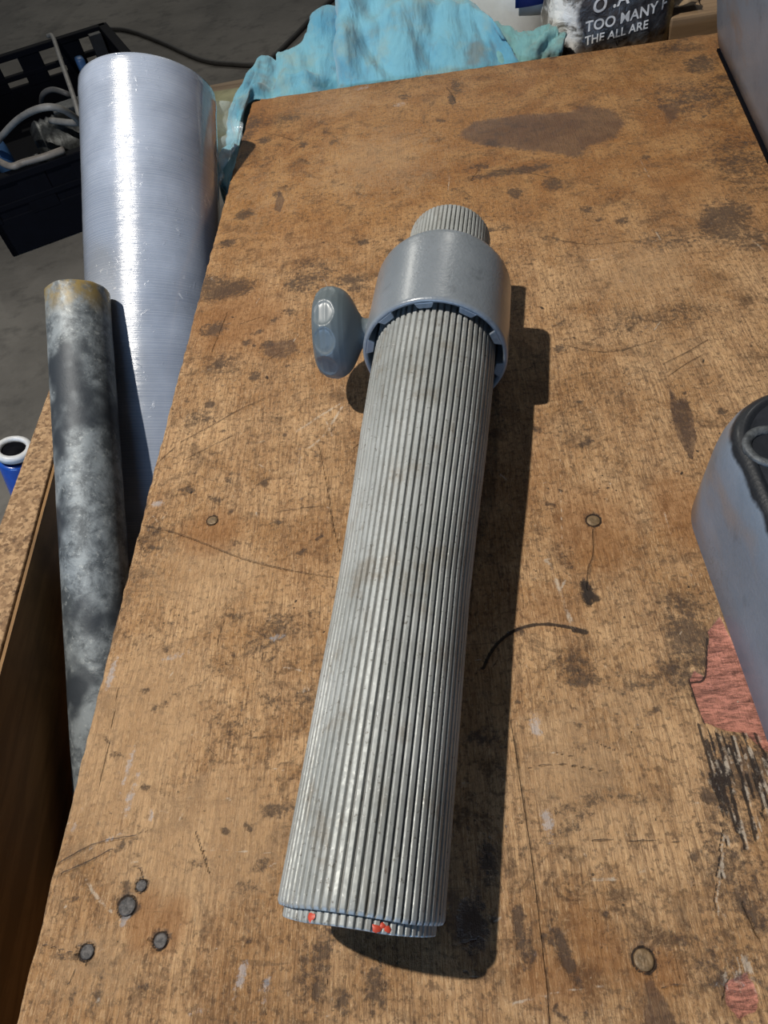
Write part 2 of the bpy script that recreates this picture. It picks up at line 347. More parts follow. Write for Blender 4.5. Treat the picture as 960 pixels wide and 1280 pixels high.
def blob(k, px, py, rx, ry, rot=0, amp=1.0, world=False):   # rx, ry in photo pixels at that spot
    c = W2(px, py); e = W2(px + 1, py); sx = np.linalg.norm(e - c); e = W2(px, py + 1); sy = np.linalg.norm(e - c)
    a, b = rx * sx, ry * sy; mx = max(a, b) * 1.6; i = sel(c, c, mx); Q = P2[i] - c
    cs, sn = math.cos(math.radians(rot)), math.sin(math.radians(rot)); u = (Q[:, 0] * cs - Q[:, 1] * sn) / a; v = (Q[:, 0] * sn + Q[:, 1] * cs) / b
    put(k, i, np.clip(1.0 - .5 * (u * u + v * v), 0, 1) * amp)
# oil stains, and a dark patch beside the post's near end
poly('oil', [(592, 152), (650, 143), (705, 141), (735, 132), (765, 137), (783, 155), (768, 172), (735, 184), (722, 198), (690, 191), (640, 186), (600, 181), (572, 170)], .022)
poly('oil', [(820, 132), (855, 124), (849, 147), (836, 158), (828, 142)], .014, .9)
poly('oil', [(836, 480), (846, 500), (858, 497), (866, 520), (871, 545), (865, 577), (846, 545), (838, 510)], .003)
poly('grime', [(836, 482), (846, 502), (858, 499), (866, 520), (870, 545), (864, 572), (847, 545), (838, 510)], .006, .85)
poly('oil', [(349, 236), (356, 250), (350, 266), (342, 262)], .003)
poly('oil', [(797, 1218), (818, 1222), (842, 1262), (862, 1300), (800, 1300), (800, 1250)], .006, .85)
poly('oil', [(325, 428), (372, 420), (380, 440), (350, 452), (325, 446)], .006, .6)
poly('oil', [(560, 1085), (600, 1120), (622, 1160), (615, 1205), (560, 1190), (540, 1120)], .012, .7)
# grime, and dark patches beside the post's near end
for a in [(285, 362, 38, 13, -5, 1), (262, 355, 18, 12, 0, 1), (440, 350, 22, 7, 0, 1), (447, 360, 14, 6, 0, 1), (388, 342, 28, 22, 0, .7), (375, 355, 22, 8, 0, .75),
          (640, 214, 62, 5, -4, .95), (692, 230, 13, 8, 0, 1), (645, 241, 9, 7, 0, 1.1), (600, 208, 16, 4, 10, .8), (905, 278, 34, 30, 30, .95), (930, 300, 40, 14, 0, .8), (895, 268, 16, 14, 0, .9),
          (880, 120, 70, 24, 0, .65), (930, 200, 60, 40, 0, .6), (840, 300, 50, 12, 0, .55), (860, 780, 34, 50, 10, .9), (885, 810, 20, 50, 0, .95), (845, 850, 30, 24, 0, .8),
          (800, 850, 60, 14, 8, .75), (735, 742, 9, 15, 0, 1.3), (700, 700, 24, 30, 0, .5), (690, 260, 8, 6, 0, .6), (725, 935, 10, 8, 0, .8), (715, 830, 40, 14, 0, .7), (740, 850, 34, 12, 12, .8),
          (605, 500, 40, 40, 0, .4), (275, 455, 8, 6, 0, 1), (318, 470, 7, 6, 0, 1.2), (262, 506, 6, 5, 0, 1.2), (285, 452, 26, 18, 0, .6), (268, 412, 14, 9, 0, .9), (305, 268, 10, 6, 0, 1.1), (248, 522, 20, 12, 0, .7),
          (345, 790, 34, 22, 0, .75), (330, 800, 14, 30, 0, .6), (280, 830, 60, 12, -25, .45), (290, 910, 50, 20, 20, .5), (345, 1010, 26, 12, 0, .7), (385, 1005, 12, 12, 0, .8), (355, 880, 50, 20, 0, .45),
          (590, 1150, 18, 40, 0, 1), (610, 1075, 12, 30, 0, .9), (650, 1165, 7, 44, 0, .95), (662, 1180, 6, 30, 0, .8), (710, 1200, 10, 50, -18, .95), (760, 1170, 14, 40, 0, .4), (400, 1210, 16, 50, 8, .85), (395, 1240, 6, 14, 0, 1.2),
          (470, 1240, 14, 34, 0, .9), (430, 1255, 10, 20, 0, 1), (380, 1215, 8, 40, 0, .8), (885, 995, 9, 9, 0, 1.2), (930, 1100, 60, 60, 0, .65), (868, 1072, 6, 6, 0, 1.2), (940, 1140, 14, 30, -30, .9), (900, 1200, 60, 50, 0, .6),
          (770, 1110, 60, 30, 0, .3), (740, 1000, 50, 10, -15, .7), (700, 1040, 50, 10, -25, .65), (790, 995, 40, 6, 0, .7), (600, 920, 30, 12, -10, .7), (760, 480, 60, 30, 0, .35), (715, 540, 30, 12, 0, .5),
          (790, 400, 50, 24, 0, .4), (850, 395, 40, 16, 0, .55), (700, 395, 10, 16, 20, .5), (570, 110, 7, 12, 0, .8), (565, 125, 5, 8, 0, 1), (345, 150, 40, 9, -8, .6), (330, 175, 8, 5, 0, 1), (314, 160, 10, 24, 10, .8), (845, 60, 30, 10, 0, .7), (843, 61, 5, 3, 0, 1.4), (875, 80, 20, 12, 0, .9),
          (120, 1150, 20, 4, 0, .4), (90, 1195, 30, 6, 5, .7), (120, 1240, 8, 40, 5, .6), (90, 1250, 7, 50, 5, .55), (150, 1060, 50, 8, -30, .5), (255, 1080, 30, 12, 0, .4), (305, 1110, 14, 10, 0, .6), (330, 1080, 16, 10, 0, .7), (185, 700, 20, 60, 0, .35), (205, 790, 24, 40, 0, .4), (240, 860, 80, 8, -30, .4)]:
    blob('grime', *a)
for i in range(260):     # random small dirt and dents over the whole face
    px, py = rng.uniform(60, 950), rng.uniform(60, 1275); r = rng.uniform(1.5, 5); blob('grime', px, py, r * rng.uniform(1, 3), r, rng.uniform(-60, 60), rng.uniform(.5, 1.0))
for i in range(110):
    px, py = rng.uniform(80, 950), rng.uniform(300, 1275); r = rng.uniform(1.0, 2.2); blob('dark_line', px, py, r, r * rng.uniform(1, 1.6), rng.uniform(-60, 60), rng.uniform(.7, 1.0))
for a in [(300, 400, 60, 50, 0, .9), (380, 300, 90, 40, 0, .6), (850, 640, 40, 50, 0, .9), (740, 660, 60, 60, 0, .9), (265, 665, 40, 30, 0, .9), (210, 1155, 26, 40, 25, .9), (180, 1150, 24, 40, 0, .9), (745, 1180, 30, 60, -30, .9), (820, 1215, 40, 30, 0, 1), (430, 60, 60, 14, 0, .7), (700, 1230, 60, 40, 0, .8),
          (850, 230, 60, 20, 0, .7), (320, 150, 24, 30, 0, 1), (680, 600, 40, 80, 0, .5), (380, 700, 40, 60, 0, .5), (690, 760, 60, 40, 0, .6)]:
    blob('amber', *a)
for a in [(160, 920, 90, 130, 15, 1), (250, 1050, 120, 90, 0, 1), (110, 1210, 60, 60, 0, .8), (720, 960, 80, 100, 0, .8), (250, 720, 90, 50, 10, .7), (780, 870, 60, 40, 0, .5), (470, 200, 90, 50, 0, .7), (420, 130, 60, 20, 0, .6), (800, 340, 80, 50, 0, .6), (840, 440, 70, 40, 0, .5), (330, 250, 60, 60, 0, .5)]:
    blob('pale_wear_falloff', *a)
# torn veneer
poly('pink', [(887, 797), (903, 795), (912, 820), (940, 880), (985, 960), (955, 918), (908, 913), (880, 902), (872, 880), (862, 850), (868, 838), (881, 846), (884, 820)], .0022)
poly('pink', [(885, 790), (900, 770), (930, 830), (985, 960), (925, 912)], .002)
poly('pink', [(905, 1228), (935, 1214), (948, 1240), (950, 1262), (925, 1276), (907, 1256)], .004, .9)
line('dark_line', [(862, 850), (872, 882), (882, 905), (890, 925)], .0008); line('dark_line', [(884, 797), (882, 845), (864, 852)], .0008)
for x0, y0, x1, y1 in [(873, 905, 908, 1020), (884, 925, 925, 1040), (897, 918, 935, 1062), (915, 920, 948, 1050), (930, 915, 958, 1010), (945, 915, 975, 990)]:
    line('scratch', [(x0 + 3, y0), ((x0 + x1) / 2 + 2, (y0 + y1) / 2), (x1, y1)], .0007, 1.1); line('dark_line', [(x0, y0), ((x0 + x1) / 2 - 1, (y0 + y1) / 2), (x1 - 3, y1)], .0011)
for x0, y0, x1, y1 in [(907, 1035, 902, 1062), (904, 1066, 898, 1096), (900, 1100, 895, 1128), (909, 1040, 912, 1060), (903, 1080, 906, 1098), (897, 1128, 899, 1146)]:
    line('scratch', [(x0, y0), (x1, y1)], .0006, 1.0); line('dark_line', [(x0 - 3, y0), (x1 - 3, y1)], .0006, .9)
for i in range(70):
    x0 = rng.uniform(880, 960); y0 = rng.uniform(912, 990); L = rng.uniform(15, 60); line('scratch' if i % 2 else 'dark_line', [(x0, y0), (x0 + L * .17, y0 + L / 2), (x0 + L * .36, y0 + L)], .0005, .95)
for i in range(16):
    x0 = rng.uniform(895, 945); y0 = rng.uniform(1190, 1225); line('scratch', [(x0, y0), (x0 + 3, y0 + 10), (x0 + 5, y0 + 20)], .0006, .95)
blob('grime', 935, 960, 50, 50, 0, .9); blob('grime', 915, 1020, 30, 60, 0, .6)
# dark lines and cracks
line('dark_line', [(604, 835), (612, 818), (626, 800), (650, 785), (680, 780), (712, 784), (732, 790)], .0014)
line('dark_line', [(655, 784), (685, 779), (710, 783)], .0016, .8); line('dark_line', [(718, 787), (732, 790)], .0022)
line('dark_line', [(731, 731), (738, 742), (744, 748)], .0045); line('dark_line', [(735, 742), (737, 752)], .004)
line('crack', [(743, 663), (744, 690), (738, 712), (736, 735)], .0016); line('crack', [(640, 900), (652, 980), (663, 1050), (670, 1100), (678, 1170), (686, 1240), (690, 1300)], .0007, 1.2)
line('dark_line', [(664, 1050), (670, 1100), (677, 1150)], .0005, .95)
for pts, wd in [([(183, 656), (225, 668), (262, 682), (300, 697), (340, 708), (380, 716), (418, 722)], .0012), ([(228, 552), (265, 532), (300, 512), (332, 498)], .0014), ([(230, 575), (290, 545)], .001), ([(330, 166), (352, 170), (370, 177)], .0016),
                ([(400, 560), (410, 610), (416, 650), (425, 690)], .0008), ([(600, 213), (650, 214), (700, 224)], .002), ([(590, 225), (600, 212)], .003), ([(830, 455), (860, 440), (885, 425)], .0013), ([(836, 470), (858, 455), (880, 443)], .001),
                ([(700, 300), (740, 305), (800, 300)], .0015), ([(640, 270), (600, 272), (570, 285)], .001), ([(560, 110), (566, 118), (571, 128)], .003), ([(300, 405), (330, 395)], .001),
                ([(190, 590), (220, 560)], .001), ([(165, 640), (185, 690)], .0008), ([(75, 1080), (120, 1055), (170, 1045)], .0012), ([(80, 1092), (110, 1078), (140, 1062)], .0012), ([(245, 1040), (255, 1070), (262, 1092)], .0009),
                ([(160, 1085), (175, 1085), (179, 1100)], .0009), ([(96, 1183), (104, 1186)], .0014), ([(186, 1174), (196, 1176)], .0014), ([(112, 1196), (108, 1206)], .0012), ([(52, 1180), (100, 1194), (112, 1200)], .0007), ([(120, 1000), (135, 940), (150, 860)], .0007),
                ([(660, 960), (700, 955), (760, 965)], .0006), ([(740, 1050), (850, 1052)], .0007), ([(930, 1130), (948, 1170)], .002), ([(560, 640), (556, 700)], .001), ([(345, 640), (400, 632)], .0008),
                ([(700, 430), (760, 440), (820, 425)], .001), ([(285, 390), (265, 440)], .001)]:
    line('crack', pts, wd * .62, 1.0)
for i in range(60):
    px, py = rng.uniform(70, 950), rng.uniform(80, 1275); L = rng.uniform(8, 40); a = rng.uniform(-.5, .5) if py < 600 else rng.uniform(-1.6, 1.6)
    q = [(px, py), (px + L * .5 * math.cos(a), py + L * .5 * math.sin(a) + rng.uniform(-3, 3)), (px + L * math.cos(a), py + L * math.sin(a))]
    line('crack', q, rng.uniform(.0004, .0007), rng.uniform(.7, .9))
for pts, wd in [([(682, 700), (690, 712), (702, 745), (716, 783)], .0022), ([(672, 702), (688, 698)], .0009), ([(372, 582), (380, 565), (404, 545), (428, 508)], .0016), ([(370, 540), (400, 520), (425, 505)], .0016), ([(405, 520), (415, 545)], .001), ([(355, 834), (380, 839)], .0009),
                ([(340, 960), (366, 965)], .0008), ([(763, 604), (757, 630)], .0013), ([(718, 323), (735, 325), (756, 323)], .0014), ([(255, 1062), (300, 1064), (345, 1067)], .0006), ([(800, 200), (812, 222)], .001), ([(845, 955), (858, 962)], .001), ([(740, 1100), (770, 1098), (810, 1088)], .0012),
                ([(862, 716), (864, 719)], .0016), ([(322, 580), (337, 588)], .0009), ([(320, 640), (322, 652)], .0008), ([(700, 570), (704, 740)], .0005), ([(640, 1255), (700, 1240), (760, 1232)], .0007), ([(820, 290), (826, 300)], .001), ([(940, 300), (958, 315)], .001), ([(545, 375), (560, 372)], .001),
                ([(590, 300), (640, 312), (665, 315)], .0009), ([(108, 1100), (120, 1120), (140, 1140)], .0014), ([(560, 240), (562, 220)], .001), ([(830, 640), (840, 670)], .0008), ([(770, 350), (860, 372)], .0006)]:
    line('scratch', pts, wd * .8, .95)
for i in range(110):
    px, py = rng.uniform(80, 950), rng.uniform(200, 1275); L = rng.uniform(3, 13); a = rng.uniform(-1.2, 1.2); line('scratch', [(px, py), (px + L * math.cos(a), py + L * math.sin(a))], rng.uniform(.0004, .0008), rng.uniform(.8, 1.0))
for a in [(669, 908, 8, 22, -4, 1.0), (684, 1030, 9, 24, 0, 1.0), (303, 1215, 6, 34, 12, 1.0), (330, 1245, 7, 36, 6, .7), (240, 1268, 22, 8, -20, .9), (143, 840, 4, 22, 5, 1.0), (200, 700, 8, 10, 0, .5), (200, 630, 7, 4, 0, 1.0), (162, 1000, 5, 34, 8, .75), (160, 960, 4, 30, 5, .8), (188, 1020, 5, 12, 0, .8), (135, 1050, 30, 4, -25, .7),
          (220, 820, 22, 4, -15, .8), (345, 797, 12, 4, -10, 1.0), (155, 1148, 6, 9, 10, 1.15), (100, 1020, 4, 30, 5, .6), (470, 100, 14, 3, 0, 1), (500, 130, 10, 3, 0, .9), (455, 110, 12, 3, 0, .7), (920, 1240, 30, 26, 0, .35)]:
    blob('paint', *a)
# nail sockets
NAILS = [(158, 1133, .0054, 'dark'), (176, 1107, .0034, 'dark'), (200, 1176, .0042, 'dark'), (108, 1190, .0042, 'dark'), (805, 1200, .0054, 'tan'), (742, 650, .0052, 'tan'), (265, 650, .0046, 'tan')]
Z = np.full(len(P2), ZB)
for px, py, r, k in NAILS:
    c = W2(px, py); i = sel(c, c, r * 2.4); d = np.linalg.norm(P2[i] - c, axis=1)
    put('dark_line', i, np.clip(1.1 - np.abs(d - r * 1.0) / (r * .30), 0, 1)); put('grime', i, np.clip(1.25 - d / (r * 1.5), 0, 1)); Z[i] -= .0012 * np.clip(1.4 - d / r, 0, 1)
blob('grime', 158, 1115, 8, 18, 0, .8)
Z -= .0016 * np.clip((AT['pink'] - .4) * 5, 0, 1) + .0009 * np.clip((AT['dark_line'] - .4) * 2, 0, 1) + .0003 * np.clip(AT['crack'] - .3, 0, 1) - .0008 * np.clip((AT['scratch'] - .6) * 3, 0, 1) * (P2[:, 0] > .15) * (P2[:, 1] < .17)
# edge: rounded and a little chewed
def n1(x, s): return np.interp(x, np.arange(-2, 3, s), np.random.default_rng(int(s * 1e5)).uniform(-1, 1, len(np.arange(-2, 3, s))))
ex = P2[:, 0] - XL; edge = np.clip(1 - ex / .004, 0, 1); far = np.clip(1 - (YF - P2[:, 1]) / .004, 0, 1)
Z -= .0009 * edge ** 2 * (1.2 + n1(P2[:, 1], .007)) + .0016 * far ** 2 * (1.2 + n1(P2[:, 0], .013))
Xe = P2[:, 0].copy(); on = ex < 1e-6; Xe[on] += .0003 * n1(P2[on, 1], .006) - .004 * np.sin((P2[on, 1] + .05) / 1.2 * math.pi) * (P2[on, 1] > -.05)
inn = (~on) & (ex < .02); Xe[inn] += -.004 * np.sin((P2[inn, 1] + .05) / 1.2 * math.pi) * (P2[inn, 1] > -.05) * (1 - ex[inn] / .02)
corner = (P2[:, 0] < XL + .012) & (P2[:, 1] > YF - .012); Z[corner] -= .0015
nx, ny = len(xs), len(ys)
idx = np.arange(nx * ny).reshape(ny, nx)
quads = np.stack([idx[:-1, :-1], idx[:-1, 1:], idx[1:, 1:], idx[1:, :-1]], -1).reshape(-1, 4)
loop = np.concatenate([idx[0, :], idx[1:, -1], idx[-1, :-1][::-1], idx[1:-1, 0][::-1]])
topV = np.stack([Xe, P2[:, 1], Z], 1) - bench.loc
nb = len(loop); botV = topV[loop].copy(); botV[:, 2] = ZB - TH
allV = np.concatenate([topV, botV]); sideq = np.stack([loop, nx * ny + np.arange(nb), nx * ny + (np.arange(nb) + 1) % nb, np.roll(loop, -1)], 1)
Q = np.concatenate([quads, sideq]); me = bpy.data.meshes.new('tabletop')
nf = len(Q); me.vertices.add(len(allV)); me.vertices.foreach_set('co', allV.ravel())
me.loops.add(nf * 4 + nb); me.polygons.add(nf + 1)
me.loops.foreach_set('vertex_index', np.concatenate([Q.ravel(), (nx * ny + np.arange(nb))[::-1]]).astype(np.int32))
me.polygons.foreach_set('loop_start', np.concatenate([np.arange(nf) * 4, [nf * 4]]).astype(np.int32))
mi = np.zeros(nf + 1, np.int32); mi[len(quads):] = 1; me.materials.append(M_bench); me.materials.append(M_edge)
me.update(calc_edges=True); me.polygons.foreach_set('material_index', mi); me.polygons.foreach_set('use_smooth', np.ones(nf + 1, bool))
me.validate()
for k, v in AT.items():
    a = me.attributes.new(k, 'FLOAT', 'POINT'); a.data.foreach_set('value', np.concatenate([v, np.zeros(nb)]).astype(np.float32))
tt = bpy.data.objects.new('tabletop', me); COL.objects.link(tt); tt.parent = bench.o
M_nail = speckled('rusty_nail_steel', (.020, .020, .022), (.075, .07, .07), 300, .55, .3, .8, 500)
M_nailt = speckled('resin_covered_nail', (.10, .065, .032), (.19, .125, .065), 200, .5, .2, .6, 500)
for px, py, r, k in NAILS:
    c = W2(px, py); V, Fc = lathe((c[0], c[1], ZB - .004), (0.02, 0.03, 1), [(0, r * .5), (.0018, r * .9), (.0032, r * .92), (.0036, r * .8), (.00345, r * .4), (.0034, r * .05)], 20)
    nl = mk('nail', V, Fc, M_nailt if k == 'tan' else M_nail, bench)
    if k == 'tan': nl['label'] = 'resin covered nail head'
M_frame = raw_wood('dark_frame_wood', (.16, .09, .045), (.24, .14, .07), 2)
for (x, y) in ((-.19, -.48), (-.19, 1.07), (1.18, -.48), (1.18, 1.07)):
    V, Fc = box((x, y, (ZB - TH) / 2 - .0005), (.07, .07, ZB - TH - .001)); mk('leg', V, Fc, M_frame, bench, False)
for (c, s) in (((.495, 1.07, ZB - TH - .051), (1.29, .04, .10)), ((.495, -.48, ZB - TH - .051), (1.29, .04, .10)), ((1.18, .295, ZB - TH - .051), (.04, 1.47, .10)), ((-.2, .295, ZB - TH - .046), (.03, 1.47, .09))):
    V, Fc = box(c, s); mk('rail', V, Fc, M_frame, bench, False)

# ------------------------------------------------------------------ the ribbed post
A0 = np.array([-.0607, .049, ZB + .0415]); B0 = np.array([.0425, .75, ZB + .0677]); U = (B0 - A0) / np.linalg.norm(B0 - A0)
post = thing('telescopic_post', 'ribbed grey metal telescopic post with collar lying on the bench', 'metal post', (A0[0], A0[1], ZB))
def skew(V):                               # the near end is sawn slightly out of square
    out = []
    for v in V:
        h = float((v - A0) @ U); k = max(0.0, 1 - max(0.0, h) / .03); out.append(v + U * (k * .13 * max(0.0, (A0[2] + .030) - v[2])))
    return out
NR = 60; PP = 12
def ribs(depth):
    def f(th, h, r, j):
        a = (th * NR / (2 * math.pi)) % 1.0
        g = 0 if a < .58 else (math.sin((a - .58) / .42 * math.pi)) ** .7        # 0 on the ridge, 1 in the groove
        return r - depth * g
    return f
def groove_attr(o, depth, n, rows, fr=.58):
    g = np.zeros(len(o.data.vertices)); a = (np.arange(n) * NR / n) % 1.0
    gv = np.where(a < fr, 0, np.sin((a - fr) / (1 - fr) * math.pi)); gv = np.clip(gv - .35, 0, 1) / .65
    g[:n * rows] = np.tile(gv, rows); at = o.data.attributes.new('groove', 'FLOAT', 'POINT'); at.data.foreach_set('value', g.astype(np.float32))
def rad(s): return float(np.interp(s, [0, .18, .24, .30, .36, .46], [.0405, .0412, .0432, .0458, .0474, .0478]))
prof = [(.0125, .0372), (.0005, .0385), (0, .0395)] + [(s, rad(s)) for s in np.linspace(.002, .47, 70)] + [(.472, .040), (.4725, .038)]
nseg = NR * PP; TIP = .548
V, Fc = lathe(A0, U, prof, nseg, lambda th, h, r, j: r if (j < 2 or h > .471) else ribs(.0019)(th, h, r, j))
# hollow near end: open ring instead of cap
V, Fc = lathe(A0, U, [(.0125, .0372), (.0003, .0378), (0, .0395)] + prof[3:-1] + [(.4725, .0372)], nseg, lambda th, h, r, j: r if (j < 3 or h > .471) else ribs(.0019)(th, h, r, j), closed=True)
V = skew(V)
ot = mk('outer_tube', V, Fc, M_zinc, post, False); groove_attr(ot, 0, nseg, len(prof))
ot.data.polygons.foreach_set('use_smooth', [True] * len(ot.data.polygons))
pin = [(-.0045, .0345)] + [(-.0050, .0355), (-.0048, .0366)] + [(s, .0368) for s in np.linspace(-.004, TIP - .0025, 60)] + [(TIP - .0008, .0355), (TIP, .0335), (TIP - .008, .034)]
V, Fc = lathe(A0, U, [(-.002, .0338)] + pin + [(TIP - .012, .0335)], nseg, lambda th, h, r, j: r if j < 2 or j > len(pin) - 3 else ribs(.0016)(th, h, r, j), closed=True)
V = skew(V)
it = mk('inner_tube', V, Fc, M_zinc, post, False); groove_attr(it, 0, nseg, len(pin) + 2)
it.data.polygons.foreach_set('use_smooth', [True] * len(it.data.polygons)); it['label'] = 'narrower ribbed inner tube with flecks of red paint'
M_end_shade = plain('end_shade_black', (.012, .012, .012), .8)  # black discs added to paint the hollow tube ends dark
for s_, nm in ((-.0040, 'end_shade_disc'), (TIP - .014, 'end_shade_disc')):
    V, Fc = lathe(A0 + U * s_, U, [(0, .0334), (.008, .0334)], 48); V = skew(V); mk(nm, V, Fc, M_end_shade, post)
M_red = plain('red_paint', (.50, .06, .03), .5)
_, us, ut = frame(U)
for (th, h, sz) in ((116, -.0025, .0030), (68, -.0032, .0026), (60, -.0028, .0022), (64, -.002, .0018)):
    th = math.radians(th); nrm = us * math.cos(th) + ut * math.sin(th); tg = np.cross(U, nrm); c = A0 + U * h + nrm * .0366
    ring = [c + (tg * math.cos(a) * sz * random.uniform(.6, 1.2) + U * math.sin(a) * sz * random.uniform(.5, .9)) for a in np.linspace(0, 2 * math.pi, 9)[:-1]]
    V = [c + nrm * .0012] + ring; Fc = [(0, i + 1, (i + 1) % 8 + 1) for i in range(8)]; mk('paint_fleck', V, Fc, M_red, post)
# collar
C0 = .390; C1 = .484; RO = .0577
cp = [(C0 + .0005, RO - .0035), (C0, RO - .0022), (C0 + .0006, RO - .0008), (C0 + .0025, RO), (C0 + .004, RO)] + [(s, RO) for s in np.linspace(C0 + .01, C1 - .012, 6)] + \
     [(C1 - .008, RO - .0006), (C1 - .004, RO - .0025), (C1 - .001, RO - .006), (C1, RO - .010), (C1 + .0005, RO - .014), (C1, .0382), (C1 - .006, .0375), (C1 - .007, .043), (C1 - .009, .050), (C1 - .015, .0532), (C0 + .02, .0532), (C0 + .004, .0535)]
V, Fc = lathe(A0, U, cp, 96, closed=True); collar = mk('collar', V, Fc, M_collar, post); collar['label'] = 'smooth grey cast ring collar with inner teeth'
collar['org'] = [float(v) for v in post.loc]
for k in range(10):
    th = math.radians(22 + k * 36); nrm = us * math.cos(th) + ut * math.sin(th); tg = np.cross(U, nrm); V = []
    for (h, r, wd) in ((C0 - .0002, .0545, .0078), (C0 + .0006, .0486, .0052), (C0 + .026, .0486, .0052), (C0 + .026, .0545, .0078)):
        V += [A0 + U * h + nrm * r + tg * wd, A0 + U * h + nrm * r - tg * wd]
    Fc = [(0, 1, 3, 2), (2, 3, 5, 4), (4, 5, 7, 6), (6, 7, 1, 0), (0, 2, 4, 6), (1, 3, 5, 7)]
    o = mk('tooth', V, Fc, M_collar, collar, False); md = o.modifiers.new('b', 'BEVEL'); md.width = .0009; md.segments = 2
# locking knob on the left side of the collar
KU = np.array([-.985, .02, .07]); KU = KU / np.linalg.norm(KU)
KC = A0 + U * .425; KR = .0375
kp = [(.054, .0125), (.057, .0112), (.060, .0110), (.0625, .0125), (.065, .0165), (.068, .023), (.0715, .029), (.075, .033), (.079, .0355), (.084, KR - .0003), (.089, KR), (.094, KR - .0015), (.098, KR - .005), (.1005, KR - .010), (.1015, .018), (.1015, .001)]
kp2 = []
for a, b in zip(kp[:-1], kp[1:]):
    m = 6 if a[0] >= .075 and b[0] < .1006 else 1
    kp2 += [(a[0] + (b[0] - a[0]) * q / m, a[1] + (b[1] - a[1]) * q / m) for q in range(m)]
kp2.append(kp[-1])
def scal(th, h, r, j):
    ph = ((th * 10 / (2 * math.pi) + .3) % 1.0 - .5) * 36; e = 1 - (ph / 16.5) ** 2 - ((h - .0905) / .0085) ** 2
    return r - .0027 * max(0, e) ** .5
V, Fc = lathe(KC, KU, kp2, 240, scal)
kn = mk('locking_knob', V, Fc, M_knob, collar); kn['label'] = 'round dark grey hand knob with scalloped rim'

# ------------------------------------------------------------------ stretch film roll
def along_attr(o, vals):
    at = o.data.attributes.new('along', 'FLOAT', 'POINT'); at.data.foreach_set('value', np.asarray(vals, np.float32))
RT = D(186, 117, .89); RB = D(206, 700, .89); RU = RB - RT; RL = np.linalg.norm(RU); RU = RU / RL; RR = .0835
roll = thing('film_roll', 'large shiny roll of clear stretch film leaning in the gap beside the bench', 'film roll', (RB[0], RB[1], RB[2] - RR))
pf = [(.0, RR - .006), (.0008, RR - .002), (.003, RR)] + [(s, RR) for s in np.linspace(.006, RL - .006, 90)] + [(RL - .002, RR - .001), (RL, RR - .004), (RL, .040), (0, .040)]
def lumpy(th, h, r, j):
    if r < .05: return r
    return r + .0007 * mnoise.noise(Vector((math.cos(th) * 1.4, math.sin(th) * 1.4, h * 9))) + .00025 * mnoise.noise(Vector((h * 260, 0, th * .7))) + .0009 * math.exp(-((h - .012 - .004 * math.sin(th * 2)) / .004) ** 2)
V, Fc = lathe(RT, RU, pf, 128, lumpy, closed=True); o = mk('film', V, Fc, M_film, roll); along_attr(o, np.repeat([p[0] for p in pf], 128))
V, Fc = lathe(RT - RU * .006, RU, [(0, .034), (0, .0395), (RL + .012, .0395), (RL + .012, .034)], 64, closed=True); mk('cardboard_core', V, Fc, M_card, roll)
# loose tail of film hanging at the right of the roll top
_, rs, rt_ = frame(RU)
M_tail = NT('clear_film'); M_tail = M_tail.done((.62, .74, .78), .12, 0, M_tail.bump(M_tail.noise(60, 4, dist=2), .6, .003), Alpha=.22, Coat_Weight=.4)
V = []; Fc = []; 
for i in range(26):
    f = i / 25; c = RT + RU * (.015 + f * .11)
    for j in range(9):
        g = j / 8; ang = math.radians(8 - 10 * g); sd = 1 if rs[0] > 0 else -1
        wv = .004 * math.sin(f * 14 + g * 3) + .003 * math.sin(f * 31 + 1)
        V.append(c + sd * rs * (RR + .0012 + g * .030 * math.sin(math.pi * min(1, .25 + f)) + wv * g) + rt_ * (-.010 - g * .012 + wv))
for i in range(25):
    for j in range(8): Fc.append((i * 9 + j, i * 9 + j + 1, (i + 1) * 9 + j + 1, (i + 1) * 9 + j))
tl = mk('loose_film_tail', V, Fc, M_tail, roll)

# ------------------------------------------------------------------ galvanised pipe
PA = D(97, 366, .79); PB = D(137, 1000, .715); PU = (PB - PA); PU /= np.linalg.norm(PU); PL = (PA[2] - .380) / -PU[2]
pipe = thing('galvanised_pipe', 'weathered grey galvanised pipe with rusty end standing in the gap left of the bench', 'pipe', PA + PU * PL)
pp = [(.0004, .0318), (0, .0328), (.0012, .0341)] + [(s, .0343) for s in np.linspace(.004, PL, 60)] + [(PL, .030), (.0, .0305)]
V, Fc = lathe(PA, PU, pp, 64, lambda th, h, r, j: r + .0004 * mnoise.noise(Vector((th * 2, h * 30, 0))) + (.0010 * mnoise.noise(Vector((math.cos(th) * 3, math.sin(th) * 3, 5))) if h < .002 else 0), closed=True)
o = mk('tube', V, Fc, M_galv, pipe); along_attr(o, np.repeat([p[0] for p in pp], 64))
V, Fc = lathe(PA + PU * .0015, PU, [(0, .0304), (.004, .0304)], 32); mk('rusty_end_disc', V, Fc, speckled('rust_crust', (.20, .14, .04), (.08, .05, .03), 90, .9, 0, .8, 200), pipe)

